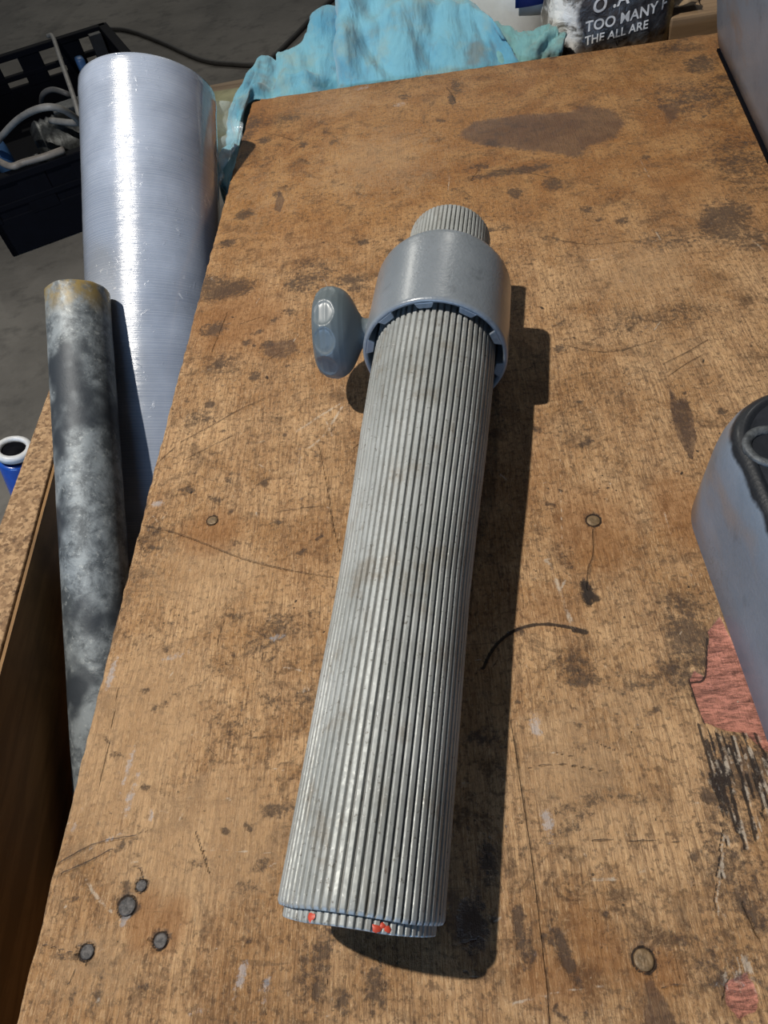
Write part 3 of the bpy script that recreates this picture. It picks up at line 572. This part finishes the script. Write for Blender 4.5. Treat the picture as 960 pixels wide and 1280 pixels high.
# ------------------------------------------------------------------ chipboard bin beside the bench
ZT = ZB - .13; BZ = .343
pi0 = G(62, 600, ZT); pi1 = G(0, 830, ZT); po0 = G(60, 490, ZT); po1 = G(0, 655, ZT)
XI = (pi0[0] + pi1[0]) / 2; XO = (po0[0] + po1[0]) / 2
M_binin = raw_wood('yellowed_plywood', (.16, .085, .028), (.23, .125, .045), 1)
binn = thing('chipboard_bin', 'open chipboard bin with thick raw edge standing left of the bench', 'bin', ((XI + XL) / 2, .2, 0))
def slab4(xa0, xa1, xb0, xb1, y0, y1, z0, z1): return prism([(xa0, y0), (xb0, y0), (xb1, y1), (xa1, y1)], z0, z1, .0015, 2)
def xo(y): return po1[0] + (po0[0] - po1[0]) * (y - po1[1]) / (po0[1] - po1[1])
def xi(y): return pi1[0] + (pi0[0] - pi1[0]) * (y - pi1[1]) / (pi0[1] - pi1[1])
Y0, Y1 = -.45, .80
V, Fc = prism([(xo(Y0), Y0), (xi(Y0) - .004, Y0), (xi(Y1) - .004, Y1), (xo(Y1), Y1)], .001, ZT, .0015, 2); mk('side_panel', V, Fc, M_chip, binn, False)
V, Fc = prism([(xi(Y0) - .0035, Y0), (xi(Y0), Y0), (xi(Y1), Y1), (xi(Y1) - .0035, Y1)], BZ, ZT - .004, 0); mk('plywood_lining', V, Fc, M_binin, binn, False)
V, Fc = prism([(xi(Y0) + .0005, Y0 + .02), (XL - .012, Y0 + .02), (XL - .012, Y1), (xi(Y1) + .0005, Y1)], BZ - .02, BZ, 0); mk('bottom_panel', V, Fc, M_binin, binn, False)
V, Fc = prism([(XL - .011, Y0), (XL - .005, Y0), (XL - .005, Y1), (XL - .011, Y1)], .001, ZB - .14, 0); mk('side_panel', V, Fc, M_binin, binn, False)
V, Fc = box(((xo(Y1) + XL - .006) / 2, Y1 + .0105, .272), (XL - .006 - xo(Y1), .02, .543)); mk('back_panel', V, Fc, M_chip, binn, False)
V, Fc = box(((xo(Y0) + XL - .006) / 2, Y0 - .0105, .27), (XL - .006 - xo(Y0), .02, .54)); mk('front_panel', V, Fc, M_chip, binn, False)

# ------------------------------------------------------------------ blue tube standing on the floor
M_blue = plain('blue_plastic', (.012, .075, .38), .25, Coat_Weight=.5); M_white = plain('white_plastic', (.62, .64, .66), .4)
bt = D(16, 559, 1.12); bb = np.array([bt[0] - .10, bt[1] - .02, 0]); bu = bb - bt; bl = np.linalg.norm(bu)
bu /= bl
tube = thing('blue_tube', 'blue tube with white rim standing behind the chipboard bin', 'tube', bb)
V, Fc = lathe(bt + bu * .010, bu, [(.01, .018), (.01, .0285), (.014, .030), (bl - .030, .030), (bl - .030, .018)], 40, closed=True); mk('body', V, Fc, M_blue, tube)
V, Fc = lathe(bt, bu, [(.0, .0195), (-.0015, .023), (0, .027), (.003, .029), (.010, .029), (.012, .0185)], 40, closed=True); mk('rim', V, Fc, M_white, tube)
V, Fc = lathe(bt + bu * .006, bu, [(0, .0192), (.01, .018)], 24); mk('bore_shade_disc', V, Fc, M_black, tube)  # black disc below the rim, put in for the shade inside the tube

# ------------------------------------------------------------------ black crate on the floor with its contents
b0 = G(17, 322, 0); b1 = G(112, 287, 0); e1 = (b1 - b0)[:2]; e1 /= np.linalg.norm(e1); e2 = np.array([-e1[1], e1[0]])
CH = .235; FR = G(130, 28, CH)[:2]; cw = (FR - b0[:2]) @ e1; cd = (FR - b0[:2]) @ e2; ang = math.atan2(e1[1], e1[0])
crate = thing('plastic_crate', 'big black slotted plastic crate full of cables on the floor', 'crate', (*(b0[:2] + e1 * cw / 2 + e2 * cd / 2), 0))
def cp3(u, v, z): return np.array([*(b0[:2] + e1 * u + e2 * v), z])
def cbox(name, u0, u1, v0, v1, z0, z1, mat=None, par=None, bev=.004):
    V, Fc = box(cp3((u0 + u1) / 2, (v0 + v1) / 2, (z0 + z1) / 2), (abs(u1 - u0), abs(v1 - v0), z1 - z0), ang, bev); return mk(name, V, Fc, mat or M_black, par or crate, False)
T_ = .022
cbox('crate_bottom', T_, cw - T_, T_, cd - T_, .004, .016)
def slotted(name, horizontal, pos, solid=False):
    # a wall with two rows of hand slots, lighter ribs between them
    L = cw if horizontal else cd; n = 4; seg = L / n; Vs, Fs = [], []
    def add(a0, a1, z0, z1, out=0.0):
        if horizontal: V, Fc = box(cp3((a0 + a1) / 2, pos, (z0 + z1) / 2), (a1 - a0, T_ + out, z1 - z0), ang, .003)
        else: V, Fc = box(cp3(pos, (a0 + a1) / 2, (z0 + z1) / 2), (T_ + out, a1 - a0, z1 - z0), ang, .003)
        k = len(Vs); Vs.extend(V); Fs.extend([[i + k for i in f] for f in Fc])
    add(0, L, .002, CH * .50); add(0, L, CH * .60, CH * .68, .006); add(0, L, CH - .022, CH, .016)
    if solid: add(.01, L - .01, CH * .45, CH - .012, -.006)
    for i in range(n + 1):
        x = i * seg; wdt = .06 if i in (0, n) else .09; add(max(0, x - wdt / 2), min(L, x + wdt / 2), CH * .45, CH - .01, .004)
    return mk(name, Vs, Fs, M_black, crate, False)
slotted('crate_side', True, T_ / 2, True); slotted('crate_side', True, cd - T_ / 2); slotted('crate_side', False, T_ / 2); slotted('crate_side', False, cw - T_ / 2)
V, Fc = box(cp3(cw - .06, cd - .05, CH * .55), (.05, .04, CH * .8), ang); mk('corner_post', V, Fc, plain('dark_grey_plastic', (.02, .02, .022), .5), crate, False)
V, Fc = lathe(D(62, 215, 1.0) * 0 + cp3(.42, .75, .018), (0, 0, 1), [(0, .07), (.10, .07), (.12, .05), (.125, .03)], 32)
M_motor = speckled('greasy_grey_metal', (.02, .022, .022), (.07, .075, .075), 40, .4, .5, .6, 90)
mt = thing('electric_motor', 'greasy dark grey motor lying in the crate under the cables', 'motor', cp3(.40, .36, .017))
mA = cp3(.22, .36, .125); V, Fc = lathe(mA, (*e1, .0), [(0, .03), (.002, .08), (.02, .10), (.03, .105)] + [(.03 + .25 * i / 24, .105 - (.008 if i % 2 else 0)) for i in range(25)] + [(.29, .10), (.32, .06), (.325, .03)], 48); mk('body', V, Fc, M_motor, mt)
V, Fc = lathe(mA - np.array([*e1, 0]) * .05, (*e1, 0), [(0, .012), (.06, .012)], 24); mk('shaft', V, Fc, M_motor, mt)
V, Fc = box(mA + np.array([*(e1 * .15), .10]), (.10, .08, .05), ang); mk('terminal_box', V, Fc, M_motor, mt, False)
M_cable = plain('grey_cable', (.30, .29, .27), .5); M_cabledk = plain('dark_cable', (.045, .042, .038), .6); M_bl = plain('dusty_blue_plastic', (.05, .13, .30), .45)
V, Fc = lathe(cp3(.10, .42, .03), (-.1, .1, 1), [(0, .03), (.13, .034), (.16, .03), (.17, .01)], 28); tag(mk('bottle', V, Fc, M_bl, None), 'small blue plastic bottle standing left of the motor in the crate', 'bottle')
q = cp3(cw - .16, cd - .10, .02); V, Fc = box(q + [0, 0, .08], (.035, .06, .15), ang, .01); tag(mk('blue_case', V, Fc, M_bl, None), 'blue plastic case in the far right corner of the crate', 'case')
def wp(px, py, z): return G(px, py, z)
V, Fc = cable([wp(-8, 182, .20), wp(22, 150, .30), wp(52, 135, .36), wp(78, 137, .34), wp(98, 153, .26), cp3(.30, .30, .238)], .010); tag(mk('cable', V, Fc, M_cable, None), 'thick pale grey cable arching out of the crate above the motor', 'cable')
V, Fc = cable([wp(60, 45, .232), wp(66, 46, .246), wp(76, 75, .262), wp(90, 115, .262), wp(99, 145, .25), wp(106, 176, .22), wp(112, 200, .20)], .0085); tag(mk('cable', V, Fc, M_cable, None), 'grey cable hung over the far rim of the crate', 'cable')
V, Fc = cable([wp(52, 130, .10), wp(54, 118, .16), wp(66, 112, .18), wp(85, 118, .17), wp(94, 126, .10)], .010); tag(mk('cable', V, Fc, plain('dim_grey_cable', (.15, .145, .14), .5), None), 'short dull grey cable loop deep inside the crate', 'cable')
V, Fc = cable([wp(-15, 190, CH + .012), wp(0, 202, CH + .012), wp(15, 208, CH + .012), wp(30, 203, CH + .012), wp(55, 196, CH + .014), wp(80, 187, CH + .012)], .010); tag(mk('cable', V, Fc, plain('brown_grey_cable', (.24, .21, .18), .5), None), 'brownish cable resting along the near rim of the crate', 'cable')
V, Fc = cable([wp(-30, 225, .10), wp(0, 250, .06), wp(22, 272, .03), wp(45, 297, .008)], .006); tag(mk('cable', V, Fc, plain('olive_cable', (.16, .14, .09), .6), None), 'thin olive cable falling down the front of the crate', 'cable')
V, Fc = cable([wp(132, 36, .012), wp(160, 38, .011), wp(200, 52, .011), wp(250, 74, .011), wp(290, 80, .011), wp(330, 78, .011), wp(365, 48, .011), wp(400, 12, .011), wp(440, -20, .011)], .010, k=14)
tag(mk('cable', V, Fc, M_cabledk, None), 'dark cable lying in a curve on the concrete floor', 'cable')

# timber and pale tube lying on the floor beyond the roll
tb = G(285, 122, .07); V, Fc = box((tb[0] + .12, tb[1], .051), (.80, .17, .10), .12, .006); tag(mk('timber_beam', V, Fc, raw_wood('rough_timber', (.22, .15, .09), (.34, .25, .16), 0), None, False), 'rough timber beam lying on the floor beyond the film roll', 'timber')
tb2 = G(285, 150, .10); V, Fc = lathe((tb2[0] - .09, tb2[1] - .03, .101), (1, .02, 0), [(0, .06), (0, .1), (.50, .1), (.50, .06)], 48, closed=True); tag(mk('cardboard_tube', V, Fc, plain('pale_yellow_card', (.42, .40, .22), .6), None), 'pale yellow tube lying in front of the timber beam', 'tube')

# ------------------------------------------------------------------ second bench behind, and what stands on it
YB = 1.155; ZR = ZB - .06
M_side = raw_wood('old_side_board', (.20, .12, .06), (.30, .19, .10), 0)
rear = thing('rear_table', 'old brown wooden table standing behind the workbench', 'table', (.75, YB + .28, 0))
for i in range(4):
    V, Fc = box((.645, YB + .07 + i * .142, ZR - .014), (1.29, .138, .028), 0, .002); mk('board', V, Fc, M_side, rear, False)
for (x, y) in ((.06, YB + .06), (1.24, YB + .06), (.06, YB + .5), (1.24, YB + .5)):
    V, Fc = box((x, y, (ZR - .03) / 2), (.06, .06, ZR - .032)); mk('leg', V, Fc, M_frame, rear, False)

# white jug with blue label
jx, jy = GY(647, 30, 1.40)[:2]
jug = thing('white_jug', 'white plastic jug with blue label behind the teal cloth', 'jug', (jx, jy, ZR))
M_jug = plain('milky_white_plastic', (.72, .75, .76), .35, 0, .3, 40, .10, Coat_Weight=.2)
V, Fc = lathe((jx, jy, ZR + .001), (0, 0, 1), [(0, .02), (0, .055), (.004, .072), (.016, .083), (.035, .088), (.10, .090), (.17, .086), (.21, .066), (.235, .035), (.25, .022), (.275, .022)], 64,
              lambda th, h, r, j: r * (1 + .03 * math.sin(3 * th + h * 20) * (h > .02)))
mk('body', V, Fc, M_jug, jug)
V, Fc = lathe((jx, jy, ZR + .277), (0, 0, 1), [(0, .024), (.018, .024), (.020, .02)], 32); mk('cap', V, Fc, M_blue, jug)
lv = []; NL_ = 12
for zz in (.073, .16):
    for k in range(NL_ + 1):
        th = math.radians(-100 + 42 * k / NL_) if True else 0
        lv.append((jx + (.0935) * math.cos(th), jy + .0935 * math.sin(th), ZR + zz))
lf = [(k, k + 1, NL_ + 2 + k, NL_ + 1 + k) for k in range(NL_)]
mk('blue_label', lv, lf, plain('label_blue', (.01, .06, .34), .4), jug, solid=.0006)

# crumpled bag with lettering
gc = GY(758, 30, 1.250); bagc = np.array([gc[0], gc[1], ZR])
bag = thing('crumpled_bag', 'crumpled black and silver printed bag standing behind the bench', 'bag', bagc)
def bag_mat():
    t = NT('printed_foil'); x = t.sep(); n = t.noise(40, 5, .6)
    bl = t.mix(t.ss(n, .4, .6), (.018, .019, .022), (.05, .052, .058))
    ag = t.mix(t.ss(t.noise(28, 5, .7, dist=1), .42, .56), (.12, .11, .09), (.70, .70, .68))
    lowx = t.ss(t.math('ADD', x[0], t.math('MULTIPLY', t.math('SUBTRACT', n, .5), .04)), -.060, -.046, 1, 0)
    b = t.mix(lowx, bl, ag)
    br = t.ss(t.math('ADD', x[2], t.math('MULTIPLY', t.math('SUBTRACT', n, .5), .05)), .036, .050, 1, 0)
    b = t.mix(br, b, t.mix(t.ss(n, .4, .6), (.022, .013, .009), (.11, .075, .045)))
    rt = t.ss(x[0], .074, .086); b = t.mix(rt, b, (.14, .09, .03))
    return t.done(b, .28, 0, t.bump(t.noise(60, 5, .6, dist=1), .6, .004), Coat_Weight=.4)
M_bag = bag_mat(); V = []; Fc = []; nu, nv = 64, 34
def bagpt(u, v):
    th = 2 * math.pi * u; ce, se = math.cos(th), math.sin(th); hx, hy = .092, .055
    k = 1 - .12 * (v ** 3) - .10 * max(0, (.10 - v)) * 10 * .5
    x = hx * math.copysign(abs(ce) ** .55, ce) * k; y = hy * math.copysign(abs(se) ** .6, se) * (1 - .75 * max(0, v - .55) / .45) * k; z = v * .23
    p = Vector((x * 26, y * 26, z * 20)); n_ = mnoise.noise(p) * .007 + abs(mnoise.noise(p * 2.3)) * .006; d = np.array([x, y, 0]); d = d / (np.linalg.norm(d) + 1e-9)
    return bagc + np.array([x, y + .02 * v, z + .002]) + d * n_
for j in range(nv):
    for i in range(nu): V.append(bagpt(i / nu, j / (nv - 1)))
for j in range(nv - 1):
    for i in range(nu): Fc.append((j * nu + i, j * nu + (i + 1) % nu, (j + 1) * nu + (i + 1) % nu, (j + 1) * nu + i))
Fc.append(tuple(range(nu))); Fc.append(tuple(range((nv - 1) * nu, nv * nu)))
bo = mk('sack', V, Fc, M_bag, bag)
M_ink = plain('white_print', (.60, .61, .62), .45)
from mathutils.bvhtree import BVHTree
bv = BVHTree.FromPolygons([tuple(v) for v in V], [tuple(f) for f in Fc])
def letter_on(body, size, x0, z0, slope):
    cu = bpy.data.curves.new('txt', 'FONT'); cu.body = body; cu.size = size; cu.offset = size * .022; cu.space_character = 1.05
    to = bpy.data.objects.new('txt', cu); COL.objects.link(to); dg = bpy.context.evaluated_depsgraph_get(); dg.update()
    me = bpy.data.meshes.new_from_object(to.evaluated_get(dg)); bpy.data.objects.remove(to)
    bm = bmesh.new(); bm.from_mesh(me); bmesh.ops.triangulate(bm, faces=bm.faces)
    bmesh.ops.subdivide_edges(bm, edges=[e for e in bm.edges if e.calc_length() > size * .25], cuts=1); bmesh.ops.triangulate(bm, faces=bm.faces)
    out = []
    for v in bm.verts:
        X = bagc[0] + x0 + v.co.x; Zz = bagc[2] + z0 + v.co.y + slope * v.co.x
        hit = bv.ray_cast(Vector((X, bagc[1] - .3, Zz)), Vector((0, 1, 0)))[0]
        out.append((X, (hit.y if hit else bagc[1] - .05) - .0012, Zz))
    bm.verts.index_update(); fc = [[v.index for v in f.verts] for f in bm.faces]; bm.free()
    mk('lettering', out, fc, M_ink, bag, False)
letter_on('TOO MANY F', .0185, -.042, .062, .12)
letter_on('THE ALL ARE', .0150, -.042, .046, .12)
letter_on('O .A  O', .0250, -.034, .085, .13)

# wood offcuts, paper scrap, dark roller at the back right
wz = ZR
c = GY(846, 32, 1.25); V, Fc = box((c[0] + .035, 1.262, ZR + .030), (.12, .09, .058), .05, .004); tag(mk('wood_offcut', V, Fc, raw_wood('pale_offcut', (.15, .095, .05), (.24, .16, .09), 0), None, False), 'brown wood offcut lying between the bag and grey machine', 'wood offcut')
def scrap(name, c, s, mat, lab, cat, seed):
    V = []; Fc = []; n = 12; rr = random.Random(seed)
    for i in range(n):
        for j in range(n):
            x, y = (i / (n - 1) - .5) * s, (j / (n - 1) - .5) * s * .7; p = Vector((x * 40 + seed, y * 40, 0)); V.append((c[0] + x, c[1] + y, c[2] + .010 + .012 * mnoise.noise(p) + .006 * mnoise.noise(p * 2.3)))
    for i in range(n - 1):
        for j in range(n - 1): Fc.append((i * n + j, (i + 1) * n + j, (i + 1) * n + j + 1, i * n + j + 1))
    return tag(mk(name, V, Fc, mat, None, True, solid=.0006), lab, cat)
c = GY(842, 36, 1.24); scrap('paper_scrap', (c[0], 1.245, ZR + .059), .06, plain('brown_paper', (.30, .21, .12), .8), 'crumpled brown paper scrap lying on the wood offcut', 'paper', 3)
c = GY(882, 14, 1.33); V, Fc = box((c[0] + .02, 1.335, ZR + .03), (.07, .04, .055), .3, .012); tag(mk('white_block', V, Fc, M_white, None, False), 'small white block beside the large grey machine', 'block')
c = GY(850, 3, 1.44); V, Fc = lathe((c[0] - .19, 1.385, ZR + .042), (1, -.15, 0), [(0, .02), (.002, .036), (.02, .040), (.04, .040), (.042, .03), (.20, .03), (.202, .04), (.22, .04), (.222, .02)], 40); tag(mk('steel_roller', V, Fc, plain('dark_blue_steel', (.05, .06, .08), .35, .6), None), 'dark steel roller lying behind the wood offcut', 'roller')

# ------------------------------------------------------------------ cloths
def cloth(name, ctrl, mat, label, amp, seed, fold, extra=None):
    R_, C_ = len(ctrl), len(ctrl[0]); rows = [spline(r, 12) for r in ctrl]; colsn = len(rows[0])
    cols = [spline([rows[i][j] for i in range(R_)], 14) for j in range(colsn)]; nr = len(cols[0])
    P = np.array([[cols[j][i] for j in range(colsn)] for i in range(nr)])
    dx = np.gradient(P, axis=1); dy = np.gradient(P, axis=0); N = np.cross(dx, dy); N /= np.linalg.norm(N, axis=2, keepdims=True) + 1e-9
    V = []
    for i in range(nr):
        for j in range(colsn):
            u, v = j / colsn, i / nr; p = P[i, j]
            a = mnoise.noise(Vector((u * fold[0] + 1.2 * mnoise.noise(Vector((u * 3, v * 3, seed))), v * fold[1], seed)))
            b = abs(mnoise.noise(Vector((u * fold[0] * 2.1 + v * 3, v * fold[1] * 2.5 - u * 2, seed + 5))))
            c_ = mnoise.noise(Vector((p[0] * 60, p[1] * 60, p[2] * 60)))
            edgef = min(1, i / 3 + .15)
            if extra: p = p + N[i, j] * extra(u, v) * min(1, i / 6)
            V.append(p + N[i, j] * (amp * (a * 1.0 - b * .8) + .0012 * c_) * edgef)
    Fc = [(i * colsn + j, i * colsn + j + 1, (i + 1) * colsn + j + 1, (i + 1) * colsn + j) for i in range(nr - 1) for j in range(colsn - 1)]
    return tag(mk(name, V, Fc, mat, None, True, solid=.0025), label, 'cloth')
SG = 1.0
M_cl = cloth_mat('blue_microfibre', (.085, .28, .40), (.15, .37, .46), (.20, .33, .34))
M_teal = cloth_mat('teal_cloth', (.11, .28, .30), (.16, .34, .34), (.07, .18, .19))
ye = YF + .006
front = [(-.258, .90, ZB - .030), (-.255, 1.03, ZB - .008), (-.252, 1.140, ZB - .003), (-.20, ye, ZB - .008), (-.13, ye, ZB - .006), (-.06, ye, ZB - .006), (.02, ye, ZB - .006), (.10, ye, ZB - .006), (.155, ye, ZB - .010)]
tops = [GY(277, 225, .98), GY(287, 145, 1.14), GY(322, 84, 1.24), GY(348, 60, 1.26), GY(385, 42, 1.27), GY(410, -12, 1.30), GY(490, -45, 1.34), GY(560, -20, 1.32), GY(618, 40, 1.20)]
front = [np.array(p) for p in front]; mids = []
for a, b, h in zip(front, tops, (.0, .012, .0, .005, .0, .015, .02, .02, .008)): mids.append((a + b) / 2 + np.array([0, 0, h]))
low = [f + np.array([-.004 if i < 3 else 0, .004 if i > 1 else 0, -.05]) for i, f in enumerate(front)]
back = [t_ + np.array([-.01, .03 if i > 6 else .07, -.07]) if i > 1 else t_ + np.array([-.02, .03, -.08]) for i, t_ in enumerate(tops)]
back2 = [np.array([b[0], b[1] + .05, max(ZR + .02, b[2] - .12) if i > 4 else b[2] - .12]) for i, b in enumerate(back)]
cloth('blue_cloth', [front, mids, tops, back, back2], M_cl, 'sky blue cloth draped over the far left corner of the workbench', .020, 3, (9, 1.6),
      lambda u, v: SG * (-.030 * math.exp(-((u - (.47 + .30 * v)) / .030) ** 2) + .022 * math.exp(-((u - (.54 + .30 * v)) / .030) ** 2) - .012 * math.exp(-((u - (.74 + .25 * v)) / .02) ** 2) + .010 * math.exp(-((v - (.16 + .25 * (u - .5))) / .03) ** 2) - .010 * math.exp(-((u - .33) / .02) ** 2)))
y2 = YF + .012
f2 = [np.array(p) for p in ((.09, y2 + .02, ZB - .012), (.12, y2 + .004, ZB - .012), (.155, y2, ZB - .012), (.185, y2, ZB - .012), (.214, y2 + .004, ZB - .014))]
t2 = [GY(598, 25, 1.28), GY(622, 28, 1.26), GY(655, 38, 1.20), GY(688, 34, 1.19), GY(708, 44, 1.17)]
m2 = [(a + b) / 2 + np.array([0, -.004, .010]) for a, b in zip(f2, t2)]
b2 = [t_ + np.array([0, .03, -.03]) for t_ in t2]
cloth('teal_cloth', [f2, m2, t2, b2], M_teal, 'bunched teal cloth at the far bench edge before the white jug', .010, 11, (8, 2))
c = GY(338, 62, 1.36); V, Fc = box((c[0], 1.40, c[2] - .045), (.05, .04, .10), .5, .012)
# small deep-blue corner peeping over the cloth: a second folded rag under it
V, Fc = box((c[0] + .012, 1.335, c[2] - .05), (.05, .05, .10), .5, .014); 

# ------------------------------------------------------------------ grey machine, far right
def jig(poly_, n=10):
    out = []
    for a, b in zip(poly_, poly_[1:] + poly_[:1]):
        for k in range(n): out.append(tuple(np.array(a) + (np.array(b) - np.array(a)) * k / n))
    return out
mb = thing('machine_base', 'large blue-grey painted cast machine at the far right bench corner', 'machine', (.60, .9, ZB))
def flare(zs, outs, xl0, xl1, y0, y1, xr, par, mat, name):
    V = []; n = 60
    for z, o_ in zip(zs, outs):
        pl = []
        for k in range(n): f = k / (n - 1); pl.append((xl0 + (xl1 - xl0) * f - o_, y0 + (y1 - y0 + o_ * .6) * f))
        r_ = .02 + o_ * .2; c_ = (pl[-1][0] + r_, pl[-1][1])
        for k in range(1, 9): a = math.pi - math.pi / 2 * k / 8; pl.append((c_[0] + r_ * math.cos(a), c_[1] + r_ * math.sin(a)))
        pl.append((xr, pl[-1][1])); pl.append((xr, y0)); V += [(p[0], p[1], z) for p in pl]
    m_ = len(pl); Fc = []
    for j in range(len(zs) - 1):
        for i in range(m_): Fc.append((j * m_ + i, j * m_ + (i + 1) % m_, (j + 1) * m_ + (i + 1) % m_, (j + 1) * m_ + i))
    Fc.append(tuple(range(m_))); Fc.append(tuple(range((len(zs) - 1) * m_, len(zs) * m_))); return mk(name, V, Fc, mat, par)
V, Fc = prism([(.362, .60), (.372, .745), (.410, 1.075), (.86, 1.075), (.86, .60)], ZB + .0003, ZB + .003, 0); mk('gap_shade_slab', V, Fc, M_black, mb, False)  # black slab stands in for the shaded gap under the casting
flare([ZB + .003, ZB + .006, ZB + .03, ZB + .08, ZB + .14, ZB + .19, ZB + .20], [-.004, 0, .006, .016, .026, .032, .022], .355, .4115, .58, 1.075, .88, mb, M_steel, 'casting')
# ------------------------------------------------------------------ grey block with black top, right
vi = thing('steel_block', 'rounded blue-grey painted steel block with greasy black top on the right', 'steel block', (.35, .12, ZB))
VX = .1655
def outline(o_, r0=.05):
    pl = [(VX + o_, -.25), (VX + o_ + .001, 0.0)]; r_ = r0 - o_ * .5; c_ = (VX + o_ + r_, .335 - o_ - r_)
    for k in range(0, 15): a = math.pi - math.radians(72) * k / 14; pl.append((c_[0] + r_ * math.cos(a), c_[1] + r_ * math.sin(a)))
    l = pl[-1]; pl += [(l[0] + .12, l[1] + .035), (.55, l[1] + .05), (.55, -.25)]; return pl
zs = [ZB + .0005, ZB + .004, ZB + .03, ZB + .062, ZB + .074, ZB + .083, ZB + .089, ZB + .092, ZB + .0925, ZB + .0895]
os_ = [.002, 0, .000, .0005, .0015, .0035, .006, .009, .012, .015]
V = []; 
for z, o_ in zip(zs, os_): V += [(p[0], p[1], z) for p in outline(o_)]
m_ = len(outline(0)); Fc = []
for j in range(len(zs) - 1):
    for i in range(m_): Fc.append((j * m_ + i, j * m_ + (i + 1) % m_, (j + 1) * m_ + (i + 1) % m_, (j + 1) * m_ + i))
Fc.append(tuple(range(m_))); Fc.append(tuple(range((len(zs) - 1) * m_, len(zs) * m_)))
mk('casting', V, Fc, M_block, vi)
V, Fc = prism(outline(.0135), ZB + .0896, ZB + .0918, .0008, 2); mk('greasy_top', V, Fc, M_greasy, vi, False)
rc = G(956, 560, ZB + .092); V, Fc = lathe((rc[0] + .004, rc[1], ZB + .0905), (0, 0, 1), [(0, .010), (0, .0165), (.003, .0165), (.0042, .0145), (.003, .0115)], 40, closed=True); mk('round_boss', V, Fc, speckled('worn_boss', (.09, .10, .11), (.02, .024, .028), 90, .6, .1, .8, 260), vi)
